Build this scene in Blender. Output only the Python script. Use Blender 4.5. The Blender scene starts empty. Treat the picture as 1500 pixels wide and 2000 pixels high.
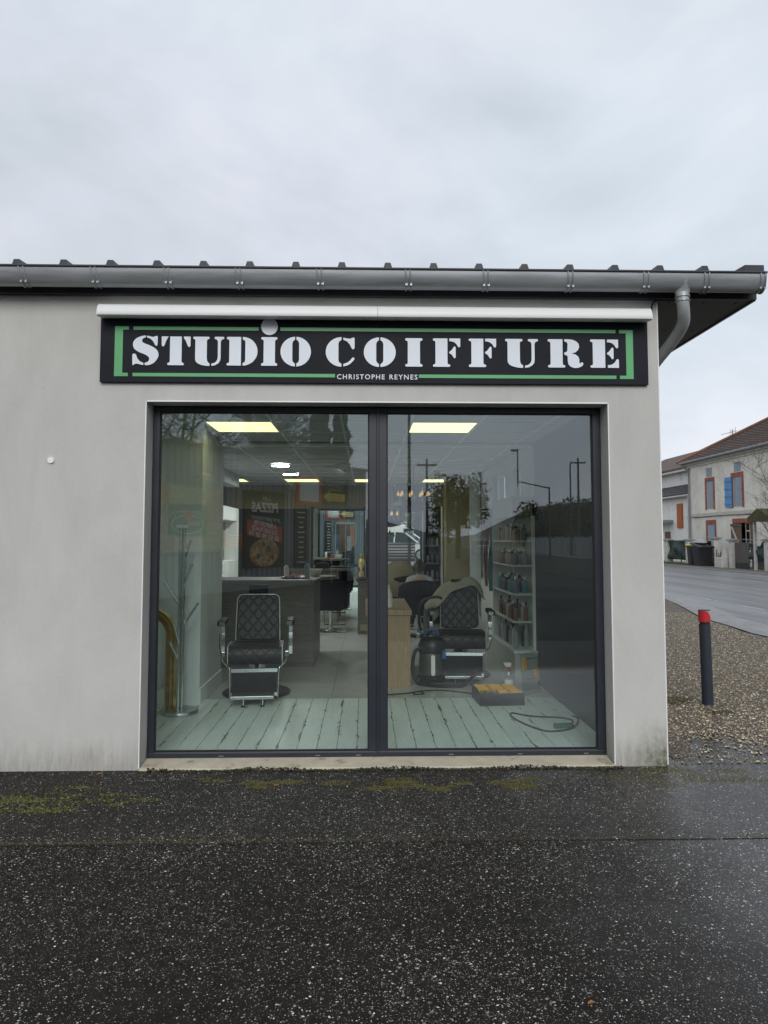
import bpy, bmesh, math, random
import numpy as np
from mathutils import Vector, Matrix
R = math.radians
rnd = random.Random(7)
SC = bpy.context.scene
COL = SC.collection

# ------------------------------------------------------------------ camera
cam_d = bpy.data.cameras.new('camera')
cam_d.sensor_fit = 'HORIZONTAL'
cam_d.sensor_width = 36.0
cam_d.lens = 33.6
cam_d.shift_y = 0.024 * -1.0
cam_d.clip_start = 0.05
cam_d.clip_end = 3000
cam = bpy.data.objects.new('camera', cam_d)
COL.objects.link(cam)
cam.location = (0, -5.1, 1.6)
cam.rotation_euler = (R(93.6), 0, R(-1.47))
SC.camera = cam

# ------------------------------------------------------------------ sky
SUN_EL, SUN_AZ = 30.0, 180.0          # azimuth clockwise from +y (sun behind the camera)
W = bpy.data.worlds.new('World')
SC.world = W
W.use_nodes = True
nt = W.node_tree
nt.nodes.clear()
def N(t, typ, **kw):
    n = t.nodes.new(typ)
    for k, v in kw.items():
        if k.startswith('i_'):
            k = k[2:]
            k = int(k) if k.isdigit() else k.replace('_', ' ')
            n.inputs[k].default_value = v
        else:
            setattr(n, k, v)
    return n
def ramp(t, stops, interp='LINEAR'):
    n = t.nodes.new('ShaderNodeValToRGB')
    n.color_ramp.interpolation = interp
    e = n.color_ramp.elements
    while len(e) < len(stops):
        e.new(0.5)
    for i, (p, c) in enumerate(stops):
        e[i].position = p
        e[i].color = (*c, 1) if len(c) == 3 else c
    return n
def L(t, a, ao, b, bi):
    t.links.new(a.outputs[ao], b.inputs[bi])
tc = N(nt, 'ShaderNodeTexCoord')
mp = N(nt, 'ShaderNodeMapping')
mp.inputs['Scale'].default_value = (1.0, 1.0, 1.7)
mp.inputs['Rotation'].default_value = (0.2, 0.4, 0.9)
L(nt, tc, 'Generated', mp, 'Vector')
n1 = N(nt, 'ShaderNodeTexNoise', i_Scale=2.6, i_Detail=6.0, i_Roughness=0.52, i_Distortion=0.35)
L(nt, mp, 'Vector', n1, 'Vector')
cr = ramp(nt, [(0.32, (0.63, 0.675, 0.745)), (0.5, (0.765, 0.80, 0.89)), (0.68, (0.90, 0.92, 1.0))])
L(nt, n1, 'Fac', cr, 'Fac')
n2 = N(nt, 'ShaderNodeTexNoise', i_Scale=0.9, i_Detail=2.0)
L(nt, mp, 'Vector', n2, 'Vector')
cr2 = ramp(nt, [(0.42, (1.0, 1.0, 1.0)), (0.62, (0.93, 0.985, 0.985))])
L(nt, n2, 'Fac', cr2, 'Fac')
mul = N(nt, 'ShaderNodeMix', data_type='RGBA', blend_type='MULTIPLY')
mul.inputs['Factor'].default_value = 1.0
nt.links.new(cr.outputs['Color'], mul.inputs[6])
nt.links.new(cr2.outputs['Color'], mul.inputs[7])
sky = N(nt, 'ShaderNodeTexSky', sky_type='NISHITA')
sky.sun_disc = False
sky.sun_elevation = R(SUN_EL)
sky.sun_rotation = R(SUN_AZ)
sky.air_density = 1.0
sky.dust_density = 4.0
bg_sky = N(nt, 'ShaderNodeBackground', i_Strength=0.05)
L(nt, sky, 'Color', bg_sky, 'Color')
bg_cloud = N(nt, 'ShaderNodeBackground', i_Strength=1.0)
nt.links.new(mul.outputs[2], bg_cloud.inputs['Color'])
mxs = N(nt, 'ShaderNodeMixShader', i_0=0.94)      # a closed cloud deck over the sky
L(nt, bg_sky, 'Background', mxs, 1)
L(nt, bg_cloud, 'Background', mxs, 2)
wo = N(nt, 'ShaderNodeOutputWorld')
L(nt, mxs, 'Shader', wo, 'Surface')

# ------------------------------------------------------------------ sun through cloud
sl = bpy.data.lights.new('sun', 'SUN')
sl.energy = 1.5
sl.angle = R(30)
sl.color = (1.0, 0.985, 0.95)
so = bpy.data.objects.new('sun', sl)
COL.objects.link(so)
so.rotation_euler = (R(90 - SUN_EL), 0, R(180 - SUN_AZ) + math.pi)
_d = Vector((math.sin(R(SUN_AZ)) * math.cos(R(SUN_EL)), math.cos(R(SUN_AZ)) * math.cos(R(SUN_EL)), math.sin(R(SUN_EL))))
so.rotation_euler = _d.to_track_quat('Z', 'Y').to_euler()

vs = SC.view_settings
vs.view_transform = 'Standard'
vs.look = 'None'
vs.exposure = 0.0
vs.gamma = 1.0
vs.use_curve_mapping = False
SC.render.engine = 'CYCLES'
cy = SC.cycles
cy.use_denoising = True
cy.max_bounces = 10
cy.diffuse_bounces = 4
cy.glossy_bounces = 6
cy.transmission_bounces = 8
cy.transparent_max_bounces = 16
cy.sample_clamp_indirect = 6.0
cy.caustics_reflective = False
cy.caustics_refractive = False

# ------------------------------------------------------------------ materials
MATS = {}
def newmat(name):
    m = bpy.data.materials.new(name)
    m.use_nodes = True
    t = m.node_tree
    t.nodes.clear()
    o = N(t, 'ShaderNodeOutputMaterial')
    p = N(t, 'ShaderNodeBsdfPrincipled')
    L(t, p, 'BSDF', o, 'Surface')
    MATS[name] = m
    return m, t, p
def c4(c):
    return (c[0], c[1], c[2], 1.0)
def pm(name, col, rough=0.6, metal=0.0, var=0.12, scale=6.0, stretch=(1, 1, 1), bump=0.0, bscale=60.0, spec=0.5,
       dirt=None, dscale=3.0, dlo=0.55, dhi=0.75, emis=0.0, rvar=0.0, world=False, alpha=1.0, coat=0.0, rand=0.0):
    """plain painted / plastic / metal surface with tone variation, a second 'dirt' colour and fine relief"""
    m, t, p = newmat(name)
    tcn = N(t, 'ShaderNodeTexCoord')
    src = (tcn, 'Object')
    if world:
        g = N(t, 'ShaderNodeNewGeometry')
        src = (g, 'Position')
    mpn = N(t, 'ShaderNodeMapping')
    mpn.inputs['Scale'].default_value = stretch
    L(t, src[0], src[1], mpn, 'Vector')
    nz = N(t, 'ShaderNodeTexNoise', i_Scale=scale, i_Detail=6.0, i_Roughness=0.6)
    L(t, mpn, 'Vector', nz, 'Vector')
    a = tuple(max(0, x * (1 - var)) for x in col)
    b = tuple(min(1, x * (1 + var)) for x in col)
    r = ramp(t, [(0.3, a), (0.7, b)])
    L(t, nz, 'Fac', r, 'Fac')
    out = (r, 'Color')
    if rand:
        oi = N(t, 'ShaderNodeObjectInfo')
        hs = N(t, 'ShaderNodeHueSaturation')
        mr = N(t, 'ShaderNodeMapRange', i_3=1 - rand, i_4=1 + rand)
        L(t, oi, 'Random', mr, 'Value')
        L(t, mr, 'Result', hs, 'Value')
        t.links.new(out[0].outputs[out[1]], hs.inputs['Color'])
        out = (hs, 'Color')
    if dirt:
        nd = N(t, 'ShaderNodeTexNoise', i_Scale=dscale, i_Detail=8.0, i_Roughness=0.7)
        L(t, mpn, 'Vector', nd, 'Vector')
        rd = ramp(t, [(dlo, (0, 0, 0)), (dhi, (1, 1, 1))])
        L(t, nd, 'Fac', rd, 'Fac')
        mx = N(t, 'ShaderNodeMix', data_type='RGBA')
        L(t, rd, 'Color', mx, 0)
        t.links.new(out[0].outputs[out[1]], mx.inputs[6])
        mx.inputs[7].default_value = c4(dirt)
        out = (mx, 2)
    t.links.new(out[0].outputs[out[1]], p.inputs['Base Color'])
    p.inputs['Roughness'].default_value = rough
    if rvar:
        rr = N(t, 'ShaderNodeMapRange', i_3=max(0.02, rough - rvar), i_4=min(1, rough + rvar))
        L(t, nz, 'Fac', rr, 'Value')
        L(t, rr, 'Result', p, 'Roughness')
    p.inputs['Metallic'].default_value = metal
    p.inputs['Specular IOR Level'].default_value = spec
    p.inputs['Coat Weight'].default_value = coat
    if bump:
        nb = N(t, 'ShaderNodeTexNoise', i_Scale=bscale, i_Detail=4.0)
        L(t, mpn, 'Vector', nb, 'Vector')
        bp = N(t, 'ShaderNodeBump', i_Strength=bump, i_Distance=0.01)
        L(t, nb, 'Fac', bp, 'Height')
        L(t, bp, 'Normal', p, 'Normal')
    if emis:
        p.inputs['Emission Color'].default_value = c4(col)
        p.inputs['Emission Strength'].default_value = emis
    if alpha < 1:
        p.inputs['Alpha'].default_value = alpha
    return m

def math_n(t, op, a=None, b=None, c=None, clamp=False):
    n = N(t, 'ShaderNodeMath', operation=op)
    n.use_clamp = clamp
    for i, v in enumerate((a, b, c)):
        if v is None:
            continue
        if isinstance(v, tuple):
            L(t, v[0], v[1], n, i)
        else:
            n.inputs[i].default_value = v
    return (n, 'Value')
def mixc(t, fac, a, b, mode='MIX'):
    n = N(t, 'ShaderNodeMix', data_type='RGBA', blend_type=mode)
    for i, v in ((0, fac), (6, a), (7, b)):
        if isinstance(v, tuple) and len(v) == 2 and not isinstance(v[0], (int, float)):
            L(t, v[0], v[1], n, i)
        elif i == 0:
            n.inputs[0].default_value = v
        else:
            n.inputs[i].default_value = c4(v)
    return (n, 2)
def setin(t, p, name, v):
    L(t, v[0], v[1], p, name)
def pos_xyz(t):
    g = N(t, 'ShaderNodeNewGeometry')
    s = N(t, 'ShaderNodeSeparateXYZ')
    L(t, g, 'Position', s, 'Vector')
    return g, s
def noise(t, vec, scale, detail=5.0, rough=0.6, dist=0.0):
    n = N(t, 'ShaderNodeTexNoise', i_Scale=scale, i_Detail=detail, i_Roughness=rough, i_Distortion=dist)
    L(t, vec[0], vec[1], n, 'Vector')
    return (n, 'Fac')
def maprange(t, v, a, b, c=0.0, d=1.0, smooth=False):
    n = N(t, 'ShaderNodeMapRange', i_1=a, i_2=b, i_3=c, i_4=d)
    if smooth:
        n.interpolation_type = 'SMOOTHSTEP'
    L(t, v[0], v[1], n, 'Value')
    return (n, 'Result')
def bumpn(t, p, h, strength=0.3, dist=0.01):
    b = N(t, 'ShaderNodeBump', i_Strength=strength, i_Distance=dist)
    L(t, h[0], h[1], b, 'Height')
    L(t, b, 'Normal', p, 'Normal')
def mapping(t, src, scale, rot=(0, 0, 0)):
    n = N(t, 'ShaderNodeMapping')
    n.inputs['Scale'].default_value = scale
    n.inputs['Rotation'].default_value = rot
    L(t, src[0], src[1], n, 'Vector')
    return (n, 'Vector')

# --- rendered plaster, trowel mottling, splash dirt and algae stains low down
def mk_plaster():
    m, t, p = newmat('plaster')
    g, s = pos_xyz(t)
    P = (g, 'Position')
    big = noise(t, mapping(t, P, (0.9, 0.9, 0.55)), 1.3, 6, 0.62, 0.6)
    streak = noise(t, mapping(t, P, (3.2, 3.2, 0.5)), 1.2, 7, 0.7, 0.8)
    fine = noise(t, P, 42, 6, 0.7)
    a = math_n(t, 'ADD', math_n(t, 'MULTIPLY', big, 0.75), math_n(t, 'MULTIPLY', streak, 0.25))
    r = ramp(t, [(0.34, (0.50, 0.488, 0.462)), (0.52, (0.58, 0.567, 0.54)), (0.68, (0.63, 0.62, 0.592))])
    L(t, a[0], a[1], r, 'Fac')
    col = mixc(t, maprange(t, fine, 0.3, 0.75, 0.0, 0.14), (r, 'Color'), (0.42, 0.41, 0.385))
    # splash-back dirt: a ragged band just above the asphalt
    z = (s, 'Z')
    edge = noise(t, mapping(t, P, (9, 9, 2.2)), 1.6, 7, 0.65)
    hgt = math_n(t, 'ADD', z, math_n(t, 'MULTIPLY', edge, -0.34))
    band = maprange(t, hgt, -0.17, 0.08, 0.5, 0.0, True)
    grime = noise(t, mapping(t, P, (30, 30, 5)), 1.0, 6, 0.7)
    band = math_n(t, 'MULTIPLY', band, maprange(t, grime, 0.3, 0.62, 0.25, 1.0))
    col = mixc(t, band, col, (0.16, 0.145, 0.105))
    # green algae on the free corner
    xg = maprange(t, (s, 'X'), 1.80, 2.10, 0.0, 1.0, True)
    alg = math_n(t, 'MULTIPLY', xg, maprange(t, hgt, -0.20, 0.20, 0.95, 0.0, True))
    alg = math_n(t, 'MULTIPLY', alg, maprange(t, noise(t, P, 26, 6, 0.7), 0.32, 0.6, 0.15, 1.0))
    col = mixc(t, alg, col, (0.075, 0.085, 0.028))
    # sparse pits and scuffs
    v = N(t, 'ShaderNodeTexVoronoi', i_Scale=7.0)
    L(t, g, 'Position', v, 'Vector')
    sp = N(t, 'ShaderNodeSeparateColor')
    L(t, v, 'Color', sp, 'Color')
    pit = math_n(t, 'MULTIPLY', maprange(t, (v, 'Distance'), 0.015, 0.05, 1.0, 0.0), maprange(t, (sp, 'Red'), 0.80, 0.84, 0.0, 0.6))
    col = mixc(t, pit, col, (0.22, 0.21, 0.19))
    drip = noise(t, mapping(t, P, (16, 16, 0.35)), 1.0, 6, 0.75)
    col = mixc(t, maprange(t, drip, 0.60, 0.78, 0.0, 0.16), col, (0.30, 0.29, 0.27))
    setin(t, p, 'Base Color', col)
    p.inputs['Roughness'].default_value = 0.9
    p.inputs['Specular IOR Level'].default_value = 0.2
    bumpn(t, p, math_n(t, 'ADD', math_n(t, 'MULTIPLY', fine, 0.9), math_n(t, 'ADD', big, math_n(t, 'MULTIPLY', noise(t, P, 150, 4, 0.7), 0.5))), 0.26, 0.01)
mk_plaster()

# --- wet asphalt with exposed pale chippings
def mk_asphalt(name, base, chip, wet, moss, spec=0.4, bmp=0.3, thr0=0.80, wetx=False):
    m, t, p = newmat(name)
    g, s = pos_xyz(t)
    P = (g, 'Position')
    patch = noise(t, P, 0.75, 5, 0.6, 0.4)
    mid = noise(t, P, 14, 5, 0.65)
    col = mixc(t, maprange(t, mid, 0.35, 0.7), base, tuple(x * 2.0 for x in base))
    gr = noise(t, P, 170, 3, 0.6)
    col = mixc(t, maprange(t, gr, 0.52, 0.72, 0.0, 0.55), col, (0.055, 0.051, 0.046))
    hsum = None
    for sc, thr, off in ((112, thr0 + 0.05, 0.0), (205, thr0 - 0.02, 3.7), (64, thr0 + 0.13, 9.1)):
        v = N(t, 'ShaderNodeTexVoronoi', i_Scale=sc, i_Randomness=1.0)
        wv = N(t, 'ShaderNodeVectorMath', operation='ADD')
        L(t, g, 'Position', wv, 0)
        wv.inputs[1].default_value = (off, off, 0)
        L(t, wv, 'Vector', v, 'Vector')
        sp = N(t, 'ShaderNodeSeparateColor')
        L(t, v, 'Color', sp, 'Color')
        inside = maprange(t, (v, 'Distance'), 0.26, 0.40, 1.0, 0.0)
        dens = math_n(t, 'ADD', (sp, 'Red'), maprange(t, patch, 0.3, 0.7, -0.13, 0.10))
        on = maprange(t, dens, thr, thr + 0.03)
        f = math_n(t, 'MULTIPLY', inside, on)
        tone = ramp(t, [(0.0, (0.10, 0.095, 0.085)), (0.4, (0.25, 0.235, 0.20)), (0.7, (0.33, 0.28, 0.19)), (0.86, (0.46, 0.45, 0.43)), (1.0, (0.7, 0.69, 0.66))])
        L(t, sp, 'Green', tone, 'Fac')
        tn = mixc(t, 1.0, (tone, 'Color'), (chip, chip, chip), 'MULTIPLY')
        col = mixc(t, f, col, tn)
        h = math_n(t, 'MULTIPLY', maprange(t, (v, 'Distance'), 0.0, 0.6, 1.0, 0.0), 60.0 / sc)
        hsum = h if hsum is None else math_n(t, 'ADD', hsum, h)
    if moss:
        nm = noise(t, P, 5.0, 8, 0.72)
        fm = maprange(t, nm, 0.60, 0.74, 0.0, moss)
        yy = maprange(t, (s, 'Y'), -1.35, -0.15, 0.15, 1.0)
        fm = math_n(t, 'MULTIPLY', fm, yy)
        col = mixc(t, fm, col, (0.055, 0.058, 0.014))
    setin(t, p, 'Base Color', col)
    rg = maprange(t, noise(t, P, 0.5, 4, 0.6, 0.5), 0.35, 0.65, wet[0], wet[1])
    setin(t, p, 'Roughness', rg)
    p.inputs['Specular IOR Level'].default_value = spec
    if wetx:       # a film of standing water spreads over the low right hand side
        e = math_n(t, 'ADD', (s, 'X'), math_n(t, 'MULTIPLY', noise(t, P, 1.3, 5, 0.6), 1.6))
        w = maprange(t, e, 1.2, 3.3, 0.0, 1.0, True)
        w = math_n(t, 'MULTIPLY', w, maprange(t, (s, 'Y'), -3.7, -3.0, 0.0, 1.0, True))
        setin(t, p, 'Specular IOR Level', maprange(t, w, 0.0, 1.0, spec, 0.55 if not moss else 0.34))
        setin(t, p, 'Roughness', math_n(t, 'ADD', math_n(t, 'MULTIPLY', w, -0.5), 0.72))
    bumpn(t, p, hsum, bmp, 0.004)
mk_asphalt('asphalt_front', (0.0120, 0.0105, 0.0095), 1.0, (0.20, 0.42), 0.0, 0.08, 0.3, 0.785, True)
mk_asphalt('asphalt_apron', (0.0150, 0.0135, 0.0120), 1.0, (0.6, 0.8), 0.35, 0.15, 0.3, 0.80, True)
mk_asphalt('asphalt_dark', (0.0125, 0.0125, 0.013), 0.7, (0.8, 0.95), 0.0, 0.06)  # dark matte ground behind the camera, keeps its mirror image in the panes dark

def mk_gravel():
    m, t, p = newmat('gravel_base')
    g, s = pos_xyz(t)
    P = (g, 'Position')
    v = N(t, 'ShaderNodeTexVoronoi', i_Scale=62.0)
    L(t, g, 'Position', v, 'Vector')
    sp = N(t, 'ShaderNodeSeparateColor')
    L(t, v, 'Color', sp, 'Color')
    tone = ramp(t, [(0.0, (0.04, 0.033, 0.022)), (0.35, (0.15, 0.115, 0.07)), (0.7, (0.30, 0.24, 0.15)), (1.0, (0.52, 0.45, 0.33))])
    L(t, sp, 'Red', tone, 'Fac')
    col = mixc(t, maprange(t, (v, 'Distance'), 0.3, 0.62), (tone, 'Color'), (0.03, 0.025, 0.018))
    col = mixc(t, maprange(t, noise(t, P, 1.1, 6, 0.65), 0.48, 0.70, 0.0, 0.45), col, (0.10, 0.092, 0.08))
    setin(t, p, 'Base Color', col)
    p.inputs['Roughness'].default_value = 0.7
    bumpn(t, p, maprange(t, (v, 'Distance'), 0.0, 0.6, 1.0, 0.0), 0.8, 0.008)
mk_gravel()

def mk_vcol(name, rough=0.6, spec=0.4, trans=0.0):
    m, t, p = newmat(name)
    a = N(t, 'ShaderNodeAttribute', attribute_name='tone')
    L(t, a, 'Color', p, 'Base Color')
    if trans:
        tl = N(t, 'ShaderNodeBsdfTranslucent')
        L(t, a, 'Color', tl, 'Color')
        mx = N(t, 'ShaderNodeMixShader', i_0=trans)
        L(t, p, 'BSDF', mx, 1)
        L(t, tl, 'BSDF', mx, 2)
        L(t, mx, 'Shader', t.nodes['Material Output'], 'Surface')
    p.inputs['Roughness'].default_value = rough
    p.inputs['Specular IOR Level'].default_value = spec
mk_vcol('stone', 0.55)
mk_vcol('leaf', 0.6, 0.25, 0.4)

def mk_road():
    m, t, p = newmat('road')
    g, s = pos_xyz(t)
    P = (g, 'Position')
    trk = noise(t, mapping(t, P, (1.1, 0.05, 1)), 1.3, 5, 0.6)
    fine = noise(t, P, 30, 5, 0.7)
    r = ramp(t, [(0.35, (0.14, 0.145, 0.152)), (0.52, (0.21, 0.217, 0.227)), (0.68, (0.28, 0.287, 0.295))])
    L(t, trk[0], trk[1], r, 'Fac')
    col = mixc(t, maprange(t, fine, 0.35, 0.75, 0.0, 0.4), (r, 'Color'), (0.05, 0.05, 0.052))
    setin(t, p, 'Base Color', col)
    setin(t, p, 'Roughness', maprange(t, trk, 0.3, 0.7, 0.28, 0.45))
    bumpn(t, p, fine, 0.08, 0.003)
mk_road()

# --- worn mint floorboards with brown wear along the edges
def mk_plank():
    m, t, p = newmat('plank')
    tcn = N(t, 'ShaderNodeTexCoord')
    oi = N(t, 'ShaderNodeObjectInfo')
    va = N(t, 'ShaderNodeVectorMath', operation='ADD')
    sc = N(t, 'ShaderNodeVectorMath', operation='SCALE')
    cb = N(t, 'ShaderNodeCombineXYZ')
    for k in 'XYZ':
        L(t, oi, 'Random', cb, k)
    L(t, cb, 'Vector', sc, 0)
    sc.inputs['Scale'].default_value = 37.0
    L(t, tcn, 'Object', va, 0)
    L(t, sc, 'Vector', va, 1)
    V = (va, 'Vector')
    tone = noise(t, mapping(t, V, (3, 0.6, 1)), 1.5, 5, 0.6)
    r = ramp(t, [(0.3, (0.62, 0.70, 0.67)), (0.7, (0.75, 0.83, 0.795))])
    L(t, tone[0], tone[1], r, 'Fac')
    grain = noise(t, mapping(t, V, (60, 2.0, 1)), 1.6, 6, 0.7)
    col = mixc(t, maprange(t, grain, 0.45, 0.75, 0.0, 0.45), (r, 'Color'), (0.42, 0.48, 0.45))
    s2 = N(t, 'ShaderNodeSeparateXYZ')
    L(t, tcn, 'Object', s2, 'Vector')
    ax = math_n(t, 'ABSOLUTE', (s2, 'X'))
    edge = maprange(t, ax, 0.045, 0.076, 0.0, 0.15)
    wear = math_n(t, 'ADD', noise(t, mapping(t, V, (22, 4.5, 1)), 1.0, 7, 0.75), edge)
    f = maprange(t, wear, 0.66, 0.70)
    col = mixc(t, f, col, (0.15, 0.115, 0.085))
    scuff = noise(t, mapping(t, V, (9, 2.2, 1)), 1.0, 8, 0.8)
    col = mixc(t, maprange(t, scuff, 0.55, 0.75, 0.0, 0.35), col, (0.40, 0.38, 0.32))
    setin(t, p, 'Base Color', col)
    p.inputs['Roughness'].default_value = 0.42
    bumpn(t, p, math_n(t, 'SUBTRACT', grain, f), 0.12, 0.003)
mk_plank()

def mk_wood(name, c0, c1, sx=(14, 14, 1.0), rough=0.5):
    m, t, p = newmat(name)
    tcn = N(t, 'ShaderNodeTexCoord')
    V = (tcn, 'Object')
    w = noise(t, mapping(t, V, sx), 1.3, 6, 0.62, 1.4)
    w2 = noise(t, mapping(t, V, tuple(x * 6 for x in sx)), 1.2, 4, 0.6)
    r = ramp(t, [(0.28, c0), (0.5, tuple((a + b) / 2 for a, b in zip(c0, c1))), (0.55, c0), (0.72, c1)])
    L(t, w[0], w[1], r, 'Fac')
    col = mixc(t, maprange(t, w2, 0.4, 0.7, 0.0, 0.4), (r, 'Color'), tuple(x * 0.62 for x in c0))
    setin(t, p, 'Base Color', col)
    p.inputs['Roughness'].default_value = rough
    bumpn(t, p, w2, 0.1, 0.002)
mk_wood('oak', (0.33, 0.22, 0.125), (0.52, 0.38, 0.235))
mk_wood('desk_wood', (0.13, 0.115, 0.10), (0.23, 0.205, 0.18), (1.0, 9, 9))
mk_wood('old_wood', (0.085, 0.078, 0.068), (0.2, 0.185, 0.165), (9, 9, 0.8), 0.85)
mk_wood('shutter_brown', (0.15, 0.095, 0.06), (0.24, 0.16, 0.10), (9, 9, 0.8), 0.8)

# --- quilted black leather
def mk_quilt():
    m, t, p = newmat('quilted_leather')
    tcn = N(t, 'ShaderNodeTexCoord')
    V = (tcn, 'Object')
    hs = []
    for sgn in (1, -1):
        s = N(t, 'ShaderNodeSeparateXYZ')
        L(t, V[0], V[1], s, 'Vector')
        d = math_n(t, 'ADD', (s, 'X'), math_n(t, 'MULTIPLY', math_n(t, 'ADD', (s, 'Z'), (s, 'Y')), 0.72 * sgn))
        f = math_n(t, 'FRACT', math_n(t, 'MULTIPLY', d, 9.2))
        hs.append(math_n(t, 'ABSOLUTE', math_n(t, 'SUBTRACT', f, 0.5)))
    h = math_n(t, 'MINIMUM', math_n(t, 'SUBTRACT', 0.5, hs[0]), math_n(t, 'SUBTRACT', 0.5, hs[1]))
    hh = maprange(t, h, 0.0, 0.16, 0.0, 1.0, True)
    col = mixc(t, hh, (0.013, 0.013, 0.014), (0.010, 0.010, 0.011))
    setin(t, p, 'Base Color', col)
    p.inputs['Roughness'].default_value = 0.45
    bumpn(t, p, hh, 0.45, 0.008)
mk_quilt()

def mk_glass(name, tint, refl):
    """coated insulating glass: tinted see-through plus a clear mirror reflection of what stands in front"""
    m = bpy.data.materials.new(name)
    m.use_nodes = True
    t = m.node_tree
    t.nodes.clear()
    o = N(t, 'ShaderNodeOutputMaterial')
    tr = N(t, 'ShaderNodeBsdfTransparent')
    tr.inputs['Color'].default_value = c4(tint)
    gl = N(t, 'ShaderNodeBsdfGlossy', i_Roughness=0.0)
    gl.inputs['Color'].default_value = (0.86, 0.95, 1.0, 1)
    ge = N(t, 'ShaderNodeNewGeometry')
    dt = N(t, 'ShaderNodeVectorMath', operation='DOT_PRODUCT')
    L(t, ge, 'Normal', dt, 0)
    L(t, ge, 'Incoming', dt, 1)
    cs = math_n(t, 'ABSOLUTE', (dt, 'Value'))
    sch = math_n(t, 'POWER', math_n(t, 'SUBTRACT', 1.0, cs, clamp=True), 5.0)
    f = math_n(t, 'ADD', math_n(t, 'MULTIPLY', sch, 1.0 - 0.04 * refl), 0.04 * refl, clamp=True)
    mx = N(t, 'ShaderNodeMixShader')
    L(t, f[0], f[1], mx, 0)
    L(t, tr, 'BSDF', mx, 1)
    L(t, gl, 'BSDF', mx, 2)
    L(t, mx, 'Shader', o, 'Surface')
    MATS[name] = m
mk_glass('shop_glass', (0.90, 0.985, 0.96), 4.6)
mk_glass('clear_glass', (0.90, 0.96, 0.94), 1.6)
mk_glass('clear_plastic', (0.86, 0.88, 0.87), 2.4)
mk_glass('smoke_shade', (0.26, 0.26, 0.30), 2.5)

# --- food photographs printed on the kiosk's panels
def mk_food(name, cols, scale=9.0):
    m, t, p = newmat(name)
    tcn = N(t, 'ShaderNodeTexCoord')
    v = N(t, 'ShaderNodeTexVoronoi', i_Scale=scale)
    nz = N(t, 'ShaderNodeTexNoise', i_Scale=scale * 0.6, i_Detail=6.0, i_Distortion=1.5)
    L(t, tcn, 'Object', nz, 'Vector')
    L(t, nz, 'Color', v, 'Vector')
    st = [(0.25 + 0.5 * i / (len(cols) - 1), c) for i, c in enumerate(cols)]
    r = ramp(t, st)
    L(t, nz, 'Fac', r, 'Fac')
    sp = N(t, 'ShaderNodeSeparateColor')
    L(t, v, 'Color', sp, 'Color')
    col = mixc(t, maprange(t, (sp, 'Red'), 0.5, 0.9, 0.0, 0.5), (r, 'Color'), cols[0])
    setin(t, p, 'Base Color', col)
    p.inputs['Roughness'].default_value = 0.5
mk_food('food_pizza', [(0.18, 0.04, 0.02), (0.68, 0.16, 0.06), (0.85, 0.5, 0.18), (0.9, 0.74, 0.42), (0.55, 0.22, 0.08)], 5)
mk_food('food_salad', [(0.16, 0.2, 0.05), (0.45, 0.5, 0.22), (0.75, 0.7, 0.5), (0.62, 0.25, 0.12)], 8)
mk_food('food_pasta', [(0.5, 0.36, 0.14), (0.72, 0.58, 0.33), (0.8, 0.74, 0.62), (0.5, 0.18, 0.08)], 10)
mk_food('food_meat', [(0.2, 0.1, 0.06), (0.5, 0.28, 0.17), (0.68, 0.5, 0.38), (0.82, 0.78, 0.72)], 6)

pm('white_paint', (0.74, 0.74, 0.72), 0.55, var=0.04)
pm('wall_white', (0.80, 0.82, 0.80), 0.7, var=0.05, scale=2)
pm('wall_beige', (0.30, 0.27, 0.19), 0.7, var=0.06, scale=2)
pm('wall_yellow', (0.36, 0.31, 0.17), 0.65, var=0.06, scale=2)
pm('wall_charcoal', (0.020, 0.021, 0.024), 0.45, var=0.15, scale=3)
pm('ceiling_tile', (0.50, 0.52, 0.53), 0.9, var=0.03, scale=20, bump=0.3, bscale=90)
pm('ceiling_bar', (0.80, 0.81, 0.80), 0.6, var=0.02)
pm('tile_grey', (0.46, 0.46, 0.43), 0.28, var=0.10, scale=4, rand=0.04)
pm('grout', (0.11, 0.11, 0.10), 0.8)
pm('anthracite', (0.022, 0.026, 0.036), 0.42, var=0.12, scale=5, rvar=0.08)
pm('anthracite_roof', (0.028, 0.031, 0.038), 0.5, var=0.15, scale=4)
pm('soffit_panel', (0.085, 0.083, 0.085), 0.7, var=0.1, scale=3)
pm('black_gasket', (0.008, 0.008, 0.009), 0.7)
pm('zinc', (0.35, 0.365, 0.38), 0.42, 0.35, var=0.22, scale=3.0, stretch=(0.6, 5, 5), dirt=(0.44, 0.46, 0.47), dscale=4, dlo=0.56, dhi=0.72, rvar=0.1)
pm('zinc_bright', (0.36, 0.38, 0.40), 0.4, 0.5, var=0.12)
pm('zinc_pipe', (0.42, 0.43, 0.43), 0.5, 0.35, var=0.2, scale=8, dirt=(0.5, 0.51, 0.5), dscale=6)
pm('awning_white', (0.80, 0.80, 0.79), 0.4, var=0.03, scale=2, stretch=(0.3, 1, 1))
pm('sign_black', (0.018, 0.019, 0.025), 0.55, var=0.15, scale=3, dirt=(0.023, 0.024, 0.029), dscale=2, spec=0.12)
pm('sign_white', (0.76, 0.80, 0.87), 0.4, var=0.03, scale=3)
pm('sign_green', (0.105, 0.40, 0.155), 0.4, var=0.05, scale=3)
pm('sill_cream', (0.52, 0.47, 0.36), 0.85, var=0.14, scale=8, dirt=(0.11, 0.10, 0.06), dscale=5, dlo=0.56, dhi=0.70, bump=0.4)
pm('bead_white', (0.86, 0.86, 0.86), 0.5, var=0.03)
pm('moss', (0.085, 0.10, 0.018), 0.95, var=0.5, scale=50, dirt=(0.11, 0.085, 0.02), dscale=18, bump=0.9, bscale=160)
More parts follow.
